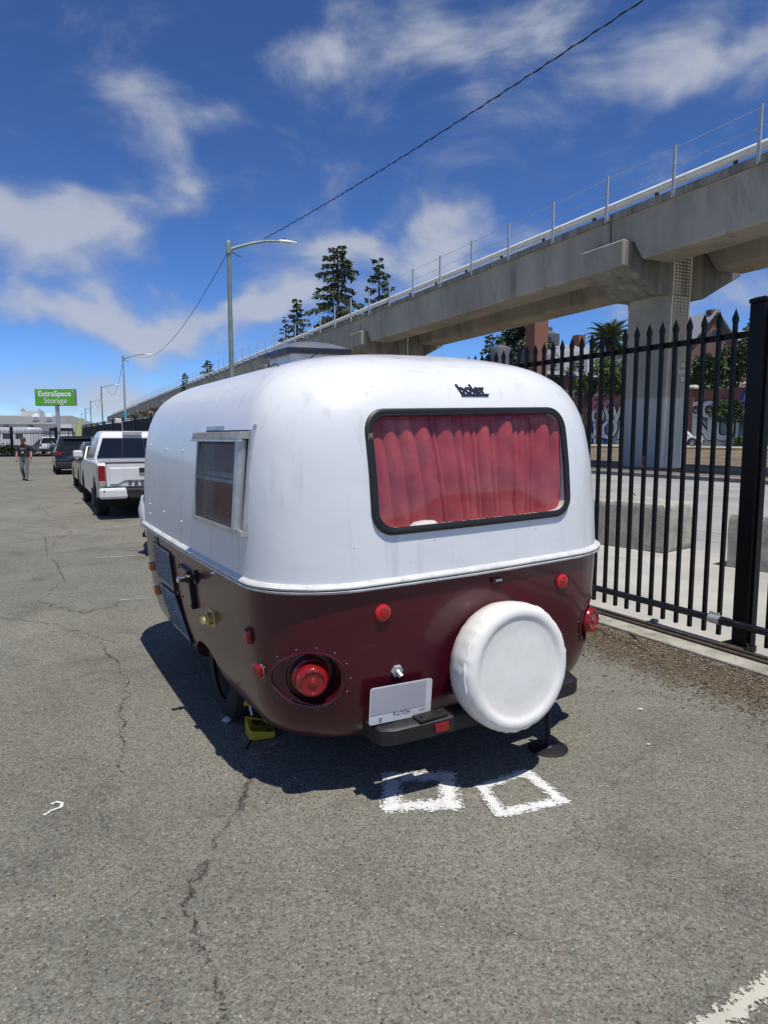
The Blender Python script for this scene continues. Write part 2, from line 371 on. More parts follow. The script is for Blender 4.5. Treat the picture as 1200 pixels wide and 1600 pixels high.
# ------------------------------------------------------------------ mesh helpers
class MB:
    def __init__(s): s.v = []; s.f = []; s.uv = None
    def add(s, vs, fs):
        o = len(s.v); s.v += [tuple(x) for x in vs]; s.f += [tuple(i + o for i in f) for f in fs]; return s
    def box(s, c, d, rz=0, M=None):
        x, y, z = d[0] / 2, d[1] / 2, d[2] / 2
        p = [Vector((i * x, j * y, k * z)) for k in (-1, 1) for j in (-1, 1) for i in (-1, 1)]
        if M is not None: p = [M @ q for q in p]
        if rz:
            Rm = Matrix.Rotation(rz, 3, 'Z'); p = [Rm @ q for q in p]
        c = Vector(c)
        return s.add([q + c for q in p], [(0, 2, 3, 1), (4, 5, 7, 6), (0, 1, 5, 4), (2, 6, 7, 3), (0, 4, 6, 2), (1, 3, 7, 5)])
    def tube(s, pts, r, n=8, closed=False, caps=True, ry=None):
        pts = [Vector(p) for p in pts]; m = len(pts)
        rs = r if isinstance(r, (list, tuple)) else [r] * m
        base = len(s.v); prev = None
        for i, p in enumerate(pts):
            a = pts[(i - 1) % m] if (closed or i > 0) else p
            b = pts[(i + 1) % m] if (closed or i < m - 1) else p
            t = (b - a).normalized()
            if prev is None:
                u = Vector((0, 0, 1)) if abs(t.z) < .9 else Vector((1, 0, 0))
            else: u = prev
            u = (u - t * u.dot(t)).normalized(); w = t.cross(u); prev = u
            for k in range(n):
                an = 2 * math.pi * k / n
                s.v.append(tuple(p + u * math.cos(an) * rs[i] + w * math.sin(an) * (ry if ry else rs[i])))
        for i in range(m if closed else m - 1):
            j = (i + 1) % m
            for k in range(n):
                l = (k + 1) % n
                s.f.append((base + i * n + k, base + j * n + k, base + j * n + l, base + i * n + l))
        if caps and not closed:
            s.f.append(tuple(base + k for k in range(n))); s.f.append(tuple(base + (m - 1) * n + k for k in reversed(range(n))))
        return s
    def cyl(s, a, b, r0, r1=None, n=12): return s.tube([a, b], [r0, r0 if r1 is None else r1], n)
    def lathe(s, prof, n=24, M=None, close=True):
        base = len(s.v)
        for (r_, z_) in prof:
            for k in range(n):
                an = 2 * math.pi * k / n; p = Vector((r_ * math.cos(an), r_ * math.sin(an), z_))
                s.v.append(tuple(M @ p if M is not None else p))
        for i in range(len(prof) - 1):
            for k in range(n):
                l = (k + 1) % n
                s.f.append((base + i * n + k, base + i * n + l, base + (i + 1) * n + l, base + (i + 1) * n + k))
        if close:
            s.f.append(tuple(base + k for k in reversed(range(n)))); s.f.append(tuple(base + (len(prof) - 1) * n + k for k in range(n)))
        return s
    def grid(s, fn, nu, nv):
        base = len(s.v)
        for i in range(nu + 1):
            for j in range(nv + 1): s.v.append(tuple(fn(i / nu, j / nv)))
        for i in range(nu):
            for j in range(nv):
                a = base + i * (nv + 1) + j; s.f.append((a, a + nv + 1, a + nv + 2, a + 1))
        return s
    def loft(s, rings, cap=True, closed=True):
        base = len(s.v); n = len(rings[0])
        for r_ in rings: s.v += [tuple(p) for p in r_]
        for i in range(len(rings) - 1):
            for k in range(n if closed else n - 1):
                l = (k + 1) % n
                s.f.append((base + i * n + k, base + i * n + l, base + (i + 1) * n + l, base + (i + 1) * n + k))
        if cap:
            s.f.append(tuple(base + k for k in reversed(range(n)))); s.f.append(tuple(base + (len(rings) - 1) * n + k for k in range(n)))
        return s
    def prism(s, poly, a, b, ax='x'):
        """poly of 2-tuples extruded along axis ax from a to b"""
        def P(q, h):
            if ax == 'x': return (h, q[0], q[1])
            if ax == 'y': return (q[0], h, q[1])
            return (q[0], q[1], h)
        return s.loft([[P(q, a) for q in poly], [P(q, b) for q in poly]])
    def build(s, name, m, parent=None, smooth=False, loc=None, rot=None, bev=0, seg=2, sharp=35):
        me = bpy.data.meshes.new(name); me.from_pydata(s.v, [], s.f); me.validate(); me.update()
        o = mesh_obj(name, me, m, parent, loc, rot)
        bm = bmesh.new(); bm.from_mesh(me); bmesh.ops.recalc_face_normals(bm, faces=bm.faces); bm.to_mesh(me); bm.free()
        if s.uv is not None:
            ul = me.uv_layers.new(name='UVMap')
            for l in me.loops: ul.data[l.index].uv = s.uv[l.vertex_index]
        if smooth:
            me.shade_smooth(); me.set_sharp_from_angle(angle=R(sharp))
        if bev:
            b = o.modifiers.new('bevel', 'BEVEL'); b.width = bev; b.segments = seg; b.limit_method = 'ANGLE'; b.angle_limit = R(40)
        return o
def mesh_obj(name, me, m, parent=None, loc=None, rot=None):
    o = bpy.data.objects.new(name, me); COL.objects.link(o)
    if m is not None and not me.materials: me.materials.append(MATS[m] if isinstance(m, str) else m)
    if parent is not None: o.parent = parent
    if loc is not None: o.location = loc
    if rot is not None: o.rotation_euler = rot
    return o
def empty(name, loc, rz=0, label=None, cat=None, group=None):
    o = bpy.data.objects.new(name, None); COL.objects.link(o); o.location = loc; o.rotation_euler = (0, 0, rz); o.empty_display_size = .2
    if label: tag(o, label, cat, group)
    return o
def tag(o, label, cat, group=None):
    o['label'] = label; o['category'] = cat
    if group: o['group'] = group
    return o
def struct(o): o['kind'] = 'structure'; return o
def stuff(o): o['kind'] = 'stuff'; return o
def copy_of(src, name, parent, loc=None, rot=None):
    o = src.copy(); o.name = name; COL.objects.link(o); o.parent = parent
    if loc is not None: o.location = loc
    if rot is not None: o.rotation_euler = rot
    return o
def text(body, size, m, parent, M, name='lettering', extrude=.004, shear=0., align='CENTER', bold=0., space=1.):
    c = bpy.data.curves.new(name, 'FONT'); c.body = body; c.size = size; c.extrude = extrude; c.shear = shear
    c.align_x = align; c.align_y = 'CENTER'; c.offset = bold; c.space_character = space; c.resolution_u = 4
    t = bpy.data.objects.new('tmp', c); COL.objects.link(t)
    me = bpy.data.meshes.new_from_object(t.evaluated_get(bpy.context.evaluated_depsgraph_get()))
    bpy.data.objects.remove(t); bpy.data.curves.remove(c)
    me.materials.clear(); me.transform(M)
    return mesh_obj(name, me, m, parent)
def ribbon(name, pts, width, m, z=.004, jitter=0., sub=1):
    """flat strip along ground points; v runs across"""
    P = [Vector((p[0], p[1])) for p in pts]
    Q = []
    for a, b in zip(P[:-1], P[1:]):
        k = max(1, int((b - a).length / .03)) if sub else 1
        for i in range(k): Q.append(a.lerp(b, i / k))
    Q.append(P[-1]); mb = MB(); mb.uv = []
    L = len(Q)
    for i, q in enumerate(Q):
        t = (Q[min(i + 1, L - 1)] - Q[max(i - 1, 0)]).normalized(); n = Vector((-t.y, t.x))
        w = (width(i / (L - 1)) if callable(width) else width) / 2
        off = n * random.uniform(-jitter, jitter)
        for sgn, vv in ((-1, 0), (0, .5), (1, 1)):
            p = q + off + n * w * sgn; mb.v.append((p.x, p.y, z)); mb.uv.append((i * .1, vv))
    for i in range(L - 1):
        for k in range(2):
            a = i * 3 + k; mb.f.append((a, a + 3, a + 4, a + 1))
    return mb.build(name, m)
def rrect(w, h, r, n=6, cx=0, cy=0):
    pts = []
    for (sx, sy, a0) in ((1, 1, 0), (-1, 1, 90), (-1, -1, 180), (1, -1, 270)):
        for i in range(n + 1):
            a = R(a0 + 90 * i / n); pts.append((cx + sx * (w / 2 - r) + r * math.cos(a), cy + sy * (h / 2 - r) + r * math.sin(a)))
    return pts
def bake(o):
    dg = bpy.context.evaluated_depsgraph_get(); dg.update()
    me = bpy.data.meshes.new_from_object(o.evaluated_get(dg)); o.modifiers.clear(); o.data = me
def cut(o, cutters):
    for c in cutters:
        md = o.modifiers.new('cut', 'BOOLEAN'); md.operation = 'DIFFERENCE'; md.object = c; md.solver = 'EXACT'
    bake(o)
    for c in cutters: bpy.data.objects.remove(c)
def px(x, y, z=None, Y=None):
    """photograph pixel -> world point at height z or at distance Y"""
    a = Vector((0, math.cos(PITCH), -math.sin(PITCH))); u = Vector((0, math.sin(PITCH), math.cos(PITCH)))
    d = a + Vector(((x - 600) / 1063, 0, 0)) - u * ((y - 800) / 1063)
    t = Y / d.y if Y is not None else (z - CAM_H) / d.z
    return Vector((0, 0, CAM_H)) + d * t

# ================================================================== THE SETTING
FA = Vector((2.75, 5.17, 0)); FR = R(28.4)          # street frame: x = across the street, y = along the fence
def ST(q, s, z=0): return FA + Matrix.Rotation(FR, 3, 'Z') @ Vector((q, s, z))
g = MB().grid(lambda a, b: (-3000 + 6000 * a, -300 + 5000 * b, -.06), 4, 4).build('ground', 'far_ground'); struct(g)
lot = MB(); pts = [ST(-.18, -40), ST(-.18, 75), ST(-90, 75), ST(-90, -40)]
lot.add([(p.x, p.y, 0) for p in pts], [(0, 1, 2, 3)]); struct(lot.build('asphalt_lot', 'asphalt'))
def strip(name, m, prof, s0=-60, s1=330, n=40):
    mb = MB()
    mb.grid(lambda a, b: (lambda i: ST(prof[i][0], s0 + (s1 - s0) * b, prof[i][1]))(round(a * (len(prof) - 1))), len(prof) - 1, n)
    return struct(mb.build(name, m))
strip('pavement', 'street_concrete', [(-.13, .0), (3.9, .0), (3.9, -.05)])
strip('road', 'road_surface', [(3.9, -.01), (8, .08), (15.3, .2)])
strip('median_kerb', 'kerb_grey', [(15.3, .15), (15.3, .33), (15.9, .34), (15.9, .2)])
strip('median', 'earth', [(15.9, .33), (22, .33), (28, .42), (34, .62), (39, .76)], n=120)
strip('far_kerb', 'kerb_yellow', [(38.9, .7), (38.9, .9), (39.5, .91), (39.5, .7)])
strip('far_road', 'road_surface', [(39.5, .78), (53, .84), (70, .84)])
# painted street lines
def stline(q, s0, s1, w=.12, z=None, m='line_white'):
    zz = (.10 if z is None else z)
    p0, p1 = ST(q, s0), ST(q, s1)
    o = ribbon('painted_line', [p0, p1], w, m, zz); return struct(o)
def road_z(q): return -.01 + .09 * (q - 3.9) / 4.1 if q < 8 else .08 + .12 * (q - 8) / 7.3
for q, segs in ((5.6, [(-2, 1.5), (4, 7.5)]), (7.4, [(1.0, 3.6), (7, 10)]), (11.0, [(-1, 2), (6, 9.5), (14, 17)]), (12.9, [(8, 20)])):
    for s0, s1 in segs: stline(q, s0, s1, .12, road_z(q) + .006)
stline(14.9, -10, 60, .14, road_z(14.9) + .008, 'line_worn')
# gate track strip: old concrete runner, steel rail
tr = MB().box((-.30, 10, .0), (.20, 64, .05)).build('gate_runner', 'kerb_concrete', loc=FA, rot=(0, 0, FR), bev=.01); struct(tr)
tr2 = MB().box((-.145, 10, .008), (.09, 64, .06)).build('gate_track', 'rusty_steel', loc=FA, rot=(0, 0, FR), bev=.004)
tr2b = MB().box((-.145, 10, .045), (.022, 64, .022)).build('track_rail', 'rusty_steel', tr2)
struct(tr2)
# litter against the fence: one bed, thousands of chips
bed = ribbon('litter_bed', [ST(-.72, s * .5) for s in range(-8, 8)], lambda t: .95 if t < .62 else .95 - (t - .62) * 1.6, 'litter_bed', .003); stuff(bed)
for nm, m_, cnt, seed in (('wood_chips', 'chip_tan', 5200, 3), ('bark_chips', 'chip_dark', 4800, 4)):
    rnd = random.Random(seed); mb = MB()
    for i in range(cnt):
        s_ = rnd.uniform(-3.2, 2.6); q = -.40 - abs(rnd.gauss(0, .34)) * (1 if s_ < 1 else max(.25, 1 - (s_ - 1) * .5))
        if q < -1.55: continue
        p = ST(q, s_); l = rnd.uniform(.003, .011) * (2.2 if rnd.random() < .05 else 1); w = rnd.uniform(.0015, .004); h = rnd.uniform(.001, .003)
        M = Euler((rnd.uniform(-.4, .4), rnd.uniform(-.4, .4), rnd.uniform(0, 6.28))).to_matrix()
        mb.box((p.x, p.y, .006 + h), (l * 2, w * 2, h), M=M)
    stuff(mb.build(nm, m_))
# scattered grit, pale stones and pits on the asphalt near the camera
rnd = random.Random(11); mb = MB()
for i in range(900):
    d_ = rnd.uniform(1.5, 9); x_ = rnd.uniform(-.75, .75) * d_; p = Vector((x_, d_ , 0))
    r_ = rnd.uniform(.0015, .0045)
    mb.box((p.x, p.y, r_ * .5), (r_ * 2, r_ * 1.6, r_), rz=rnd.uniform(0, 3))
stuff(mb.build('loose_grit', 'block_concrete'))
# cracks and worn marks in the asphalt
def wander(pts, amp, n=14, seed=1):
    rnd = random.Random(seed); out = []
    for a, b in zip(pts[:-1], pts[1:]):
        a, b = Vector(a[:2]), Vector(b[:2]); d_ = b - a; nn = Vector((-d_.y, d_.x)).normalized()
        for i in range(n): out.append(a.lerp(b, i / n) + nn * (rnd.uniform(-amp, amp) if i else 0))
    out.append(Vector(pts[-1][:2])); return out
def crack(pxs, w, seed, amp=.018, m='crack_dark'):
    P = wander([px(x, y, 0) for x, y in pxs], amp, 8, seed)
    return struct(ribbon('asphalt_crack', P, lambda t: w * (.55 + .6 * math.sin(t * 9 + seed) ** 2), m, .0035, jitter=w * .12))
crack([(392, 1215), (375, 1262), (345, 1300), (318, 1350), (296, 1392), (290, 1415), (306, 1440), (312, 1480), (322, 1520), (345, 1560), (358, 1600)], .022, 3)
crack([(325, 1345), (300, 1385), (288, 1418)], .05, 5, m='stain_dark')
crack([(306, 1440), (310, 1490)], .035, 9, m='stain_dark')
crack([(392, 1215), (374, 1266)], .05, 15, .01, m='stain_dark')
crack([(60, 830), (100, 905), (60, 940), (130, 960), (215, 935)], .05, 6, .06)
crack([(0, 965), (90, 975), (165, 1010), (200, 1070), (190, 1140), (195, 1210)], .035, 7, .03)
crack([(60, 1000), (120, 985), (180, 1005)], .03, 8, .03)
crack([(0, 775), (60, 790), (110, 830), (60, 870)], .05, 10, .1)
crack([(930, 992), (985, 1010), (1010, 1030)], .02, 16)
# parking lines
struct(ribbon('parking_line', [px(1092, 1618, 0), px(1220, 1530, 0)], .085, 'line_white', .005))
for a, b, w in (((150, 872), (212, 868), .09), ((155, 826), (222, 818), .10), ((188, 938), (232, 935), .07), ((0, 745), (20, 744), .10)):
    struct(ribbon('parking_line', [px(*a, 0), px(*b, 0)], w, 'line_worn', .005))
for y in (739, 745, 752, 760, 769, 780):
    p = px(24, y, 0); struct(ribbon('parking_line', [p + Vector((-.25, 0, 0)), p + Vector((.3, 0, 0))], .12, 'line_worn', .005))
for y in (730, 742, 755): 
    p = px(90, y, 0); struct(ribbon('parking_line', [p + Vector((-.7, 0, 0)), p + Vector((.8, .1, 0))], .14, 'line_worn', .005))
def marking(name, corners, w, label, m='spray_white'):
    # four strips of sprayed paint closed into a square outline
    root = empty(name, (0, 0, 0), 0, label, 'paint marking', 'spray painted squares')
    C = [px(x, y, 0) for x, y in corners]
    for i in range(4):
        a, b = C[i], C[(i + 1) % 4]; d_ = (b - a).normalized() * w * .3
        o = ribbon('paint_stroke', [a - d_, b + d_], w, m, .0045 + .0006 * i); o.parent = root
marking('spray_paint_square', [(612, 1262), (706, 1258), (698, 1214), (612, 1215)], .112, 'white spray painted square on asphalt below the licence plate')
marking('spray_paint_square', [(783, 1272), (878, 1252), (822, 1208), (752, 1231)], .078, 'white spray painted square on asphalt nearest the stabiliser pad')
sq = ribbon('paint_scrawl', [px(x, y, 0) for x, y in ((68, 1275), (80, 1268), (96, 1262), (97, 1256), (88, 1254), (80, 1258))], .018, 'spray_white', .005)
tag(sq, 'small white hooked paint mark on asphalt at far left', 'paint marking')
rnd = random.Random(5)
for (x, y, sz, m_, lab) in ((1012, 1165, .009, 'paper', 'small pale paper scrap on asphalt below the litter strip'), (1000, 1110, .012, 'paper', 'torn white paper flecks on asphalt beside the stabiliser pad')):
    p = px(x, y, 0); mb = MB()
    mb.grid(lambda a, b: (p.x + (a - .5) * sz * 2.4 + b * .004, p.y + (b - .5) * sz, .006 + .006 * math.sin(a * 4 + b * 3) ** 2), 4, 3)
    tag(mb.build('paper_scrap', m_), lab, 'litter')
def lump(p, r_, seed, sq_=.6):
    rnd_ = random.Random(seed); bm = bmesh.new(); bmesh.ops.create_icosphere(bm, subdivisions=2, radius=r_)
    for v in bm.verts: v.co *= rnd_.uniform(.75, 1.2); v.co.z *= sq_; v.co += Vector(p)
    mb = MB(); mb.v = [tuple(v.co) for v in bm.verts]; mb.f = [tuple(v.index for v in f.verts) for f in bm.faces]; bm.free(); return mb
stn = px(1022, 974, 0); tag(lump((stn.x, stn.y, .022), .036, 3).build('stone', 'block_concrete', smooth=True, sharp=50), 'grey stone lying at the end of the gate track', 'stone')
stk = MB(); a_, b_ = px(985, 993, 0), px(997, 1003, 0); stk.tube([a_ + Vector((0, 0, .015)), (a_ + b_) / 2 + Vector((.01, 0, .02)), b_ + Vector((0, 0, .012))], [.012, .014, .009], 7)
tag(stk.build('stick', 'bark', smooth=True), 'short dark stick lying on the litter by the runner', 'stick')
rg = MB(); rg.tube([px(x, y, 0) + Vector((0, 0, .008)) for x, y in ((940, 988), (965, 1000), (990, 1008), (1014, 1020))], .007, 6)
tag(rg.build('thin_branch', 'bark'), 'thin dark branch lying between taillight and runner', 'branch')
tf = MB(); rnd = random.Random(8); p0 = px(928, 985, 0)
for i in range(60):
    a = rnd.uniform(0, 6.28); l = rnd.uniform(.03, .07); b = Vector((p0.x + rnd.gauss(0, .025), p0.y + rnd.gauss(0, .025), 0)); t_ = b + Vector((math.cos(a) * l * .5, math.sin(a) * l * .5, l)); w = Vector((math.sin(a), -math.cos(a), 0)) * .003
    tf.add([b - w, b + w, t_], [(0, 1, 2)])
tag(tf.build('weed_tuft', 'shrub_leaf'), 'small green weed tuft at the trailer tail corner', 'weed')

# ------------------------------------------------------------------ iron fence / sliding gate
fence = empty('iron_gate_fence', FA, FR, 'tall black steel picket gate with spear tips right of trailer', 'fence')
pk = MB(); w = .0142
pk.box((0, 0, 1.315), (w * 2, w * 2, 2.47))
def spear(mb, z, w):
    mb.add([(-w * 1.25, -w * 1.25, z), (w * 1.25, -w * 1.25, z), (w * 1.25, w * 1.25, z), (-w * 1.25, w * 1.25, z),
            (-w * 1.25, -w * 1.25, z + .03), (w * 1.25, -w * 1.25, z + .03), (w * 1.25, w * 1.25, z + .03), (-w * 1.25, w * 1.25, z + .03), (0, 0, z + .105)],
           [(0, 3, 2, 1), (0, 1, 5, 4), (1, 2, 6, 5), (2, 3, 7, 6), (3, 0, 4, 7), (4, 5, 8), (5, 6, 8), (6, 7, 8), (7, 4, 8)])
spear(pk, 2.52, w)
first = pk.build('picket', 'black_steel', fence, loc=(0, .155, 0))
k = 1
for i in list(range(1, 68)) + list(range(-12, -1)):
    copy_of(first, 'picket', fence, (0, .155 + .1337 * i, 0))
for z in (2.42, .19): MB().box((.032, 3.6, z), (.035, 11.6, .05)).build('rail', 'black_steel', fence, bev=.004)
MB().tube([(-.055, -3, .215), (-.055, 9.2, .215)], .029, 16).build('round_pipe', 'black_pipe', fence, smooth=True)
cl = MB().tube([(-.055, .105, .215), (-.055, .20, .215)], .037, 18).build('pipe_clamp', 'galvanised', fence, smooth=True)
for j in range(4): MB().box((-.065 + .0, .118 + .023 * j, .257), (.016, .012, .03)).build('clamp_bolt', 'galvanised', cl)
MB().tube([(-.055, .03, .215), (-.055, .095, .215)], .034, 16).build('pipe_collar', 'black_pipe', fence, smooth=True)
def postmb(z=2.62):
    mb = MB(); mb.box((0, 0, z / 2 + .01), (.125, .125, z))
    mb.loft([[(x, y, z + .01) for x, y in ((-.07, -.07), (.07, -.07), (.07, .07), (-.07, .07))], [(x, y, z + .04) for x, y in ((-.07, -.07), (.07, -.07), (.07, .07), (-.07, .07))], [(x, y, z + .055) for x, y in ((-.035, -.035), (.035, -.035), (.035, .035), (-.035, .035))]])
    return mb
post1 = postmb().build('gate_post', 'black_steel', fence, loc=(.02, -.045, 0), bev=.008)
copy_of(post1, 'gate_post', fence, (.02, 9.3, 0))
MB().box((-.02, -.02, .03), (.2, .2, .05)).build('post_foot', 'rusty_steel', fence, bev=.005)
stck = MB().box((-.0145, .155 + .1337 * 6, 1.43), (.003, .026, .10)).build('sticker', 'lens_red', fence)
MB().box((-.0168, .155 + .1337 * 6, 1.435), (.002, .018, .04)).build('sticker_print', 'ink', stck)

# screened run of the same boundary further down the lot
scr = empty('screened_fence', ST(0, 9.5), FR, 'long black screened fence running behind the parked cars', 'fence')
for i in range(12):
    MB().box((0, i * 4 + 2.0, 1.28), (.03, 3.86, 2.3)).build('screen_panel', 'black_screen', scr)
    MB().box((0, i * 4 + 4.0, 1.3), (.10, .10, 2.58)).build('post', 'black_steel', scr)
    MB().box((0, i * 4 + 2.0, 2.49), (.05, 3.86, .05)).build('rail', 'black_steel', scr)
for i in range(110):
    mb = MB() if i == 0 else None
    if i == 0:
        mb.box((0, 0, 2.55), (.022, .022, .10)); spear(mb, 2.55, .011); t0 = mb.build('picket_tip', 'black_steel', scr, loc=(0, .3, 0))
    else: copy_of(t0, 'picket_tip', scr, (0, .3 + i * .43, 0))

# ------------------------------------------------------------------ concrete blocks behind the gate
def block(corner, ang, L, Wd, H, label, seed):
    rnd_ = random.Random(seed); root = empty('concrete_block', corner, ang, label, 'concrete block', 'concrete blocks behind the gate')
    n = 10; mb = MB(); rings = []
    def outline(z, ins):
        pts = []
        for (x0, y0, x1, y1) in ((0, 0, Wd, 0), (Wd, 0, Wd, L), (Wd, L, 0, L), (0, L, 0, 0)):
            for i in range(n):
                t = i / n; x = x0 + (x1 - x0) * t; y = y0 + (y1 - y0) * t
                cx, cy = x - Wd / 2, y - L / 2; k_ = 1 - ins
                pts.append((Wd / 2 + cx * k_ + rnd_.uniform(-.006, .006), L / 2 + cy * k_ + rnd_.uniform(-.006, .006), z + rnd_.uniform(-.006, .006)))
        return pts
    for z, ins in ((0, .035), (.02, .01), (.1, .0), (H * .35, 0), (H * .65, 0), (H * .88, .0), (H * .96, .015), (H, .05)): rings.append(outline(z, ins))
    mb.loft(rings); mb.build('body', 'block_concrete', root, smooth=True, sharp=50)
    r2 = MB(); yy = L * .5
    r2.loft([[(Wd * .28, L * .12, H - .01), (Wd * .72, L * .12, H - .01), (Wd * .72, L * .88, H - .01), (Wd * .28, L * .88, H - .01)],
             [(Wd * .36, L * .2, H + .055), (Wd * .64, L * .2, H + .055), (Wd * .64, L * .8, H + .055), (Wd * .36, L * .8, H + .055)]])
    r2.build('raised_key', 'block_concrete', root, bev=.015)
    hk = MB(); hk.tube([(Wd * .5 + .05 * math.cos(a), yy, H + .05 + .05 * math.sin(a)) for a in [math.pi * i / 8 for i in range(9)]], .007, 6); hk.build('lifting_loop', 'rusty_steel', root)
    return root
block(Vector((3.98, 9.57, 0)), R(38), 1.55, .85, .69, 'weathered concrete block behind the gate nearest the trailer', 1)
block(Vector((5.12, 7.62, 0)), R(37), 1.22, .8, .68, 'concrete block behind the thick gate post at right', 2)

# ------------------------------------------------------------------ elevated viaduct
VA = R(25.6); VO = Vector((10.19, 28.31, 0))
via = empty('viaduct', VO, VA, 'long concrete elevated railway viaduct with pipe railing', 'viaduct')
SPAN = 26.3; PJ = 1.65                                    # pier joints at y = PJ + i * SPAN
ZT, ZB = 10.9, 8.75
def girder_prof(mirror):
    p = [(0, ZT), (0, 10.62), (.07, 10.6), (.10, ZB + .05), (.16, ZB), (1.7, ZB), (1.8, ZB + .06), (1.9, 10.35), (2.5, 10.6), (2.55, ZT)]
    return [(6.15 - x, z) for x, z in p][::-1] if mirror else p
for i in range(-1, 12):
    y0, y1 = PJ + i * SPAN + .05, PJ + (i + 1) * SPAN - .05
    for mir in (False, True):
        p = girder_prof(mir)
        if i > 5 and mir: continue
        mb = MB()
        # girder ends are notched where they bear on the cap
        hi = [(x, max(z, 9.55)) for x, z in p]
        mb.loft([[(x, y0, z) for x, z in hi], [(x, y0 + 1.25, z) for x, z in hi], [(x, y0 + 1.75, z) for x, z in p], [(x, y1 - 1.75, z) for x, z in p], [(x, y1 - 1.25, z) for x, z in hi], [(x, y1, z) for x, z in hi]])
        mb.build('girder', 'viaduct_concrete', via, bev=.04, seg=1)
    if i < 7:
        lip = MB().box((-.02, (y0 + y1) / 2, 10.76), (.10, y1 - y0 - .02, .29)).build('deck_edge', 'viaduct_stained', via)
for i in range(0, 12):
    y = PJ + i * SPAN
    cap = MB()
    prof = [(-.05, 8.55), (-.05, 9.52), (6.7, 9.52), (6.7, 8.85), (4.4, 7.65), (1.6, 7.65)]
    cap.prism([(a, b) for a, b in prof], y - 1.25, y + 1.25, 'y'); cap.build('pier_cap', 'viaduct_stained', via, bev=.05, seg=1)
    # end block that closes the cap on the street side
    MB().box((-.12, y, 9.1), (.5, 2.44, 1.05)).build('cap_end_block', 'viaduct_concrete', via, bev=.05, seg=1)
    colm = MB(); hx = [(2.95 + a, y + b) for a, b in ((1.15, .6), (.6, 1.24), (-.45, 1.24), (-.82, .6), (-.82, -.6), (-.45, -1.24), (.6, -1.24), (1.15, -.6))]
    colm.loft([[(x, yy, .1) for x, yy in hx], [(x, yy, 7.3) for x, yy in hx], [(2.95 + (x - 2.95) * 1.18, y + (yy - y) * 1.0, 7.7) for x, yy in hx]]); colm.build('column', 'viaduct_concrete', via, bev=.03, seg=1)
    if i == 0:
        cp = MB(); cp.loft([[(2.95 + (x - 2.95) * 1.012, y + (yy - y) * 1.012, z) for x, yy in hx] for z in (.12, 3.35)], cap=False); cp.build('painted_band', 'column_paint', via)
        for n_, (tx, zz) in enumerate((('A2', 4.75), ('P276', 4.45), ('-SD', 4.15))):
            text(tx, .22, 'sign_white', via, Matrix.Translation((3.28, y - 1.24 - .02, zz)) @ Matrix.Rotation(R(90), 4, 'X'), 'stencil', .002)
# grating between the two tracks: bars that let stripes of sun through
gr = MB()
for j in range(260): gr.box((3.07, -3.2 + j * .045, 10.8), (.96, .014, .05))
for j in range(5): gr.box((2.65 + j * .21, 2.6, 10.8), (.05, 11.8, .06))
stuff(gr.build('walkway_grating', 'rusty_steel', via))
MB().box((3.05, 60, 10.8), (.98, 103, .06)).build('walkway', 'viaduct_concrete', via)
MB().box((3.05, -16, 10.8), (.98, 25, .06)).build('walkway', 'viaduct_concrete', via)
# third-rail cover pipe and its stands, railing posts, wires
MB().tube([(.30, -26, 11.33), (.30, 130, 11.33), (.30, 290, 11.33)], .15, 12).build('pipe_rail', 'pale_pipe', via, smooth=True)
std = MB().box((.30, 0, 11.03), (.10, .12, .32)).build('pipe_stand', 'rusty_steel', via, loc=(0, -25.2, 0))
for i in range(1, 50): copy_of(std, 'pipe_stand', via, (0, -25.2 + i * 3.46 + .4, 0))
rp = MB(); rp.box((-.10, 0, 11.55), (.075, .11, 1.86)); rp.box((0, .0, 10.68), (.26, .16, .035)); rp.box((-.02, .07, 10.75), (.22, .02, .16))
rp0 = rp.build('railing_post', 'galvanised', via, loc=(0, -5.2 - 3 * 3.46, 0))
for i in range(1, 66): copy_of(rp0, 'railing_post', via, (0, -5.2 + (i - 3) * 3.46, 0))
for z in (12.35, 11.75, 11.02, 11.2):
    MB().tube([(-.14, -15, z), (-.14, 214, z)], .012, 5).build('railing_wire', 'galvanised', via)

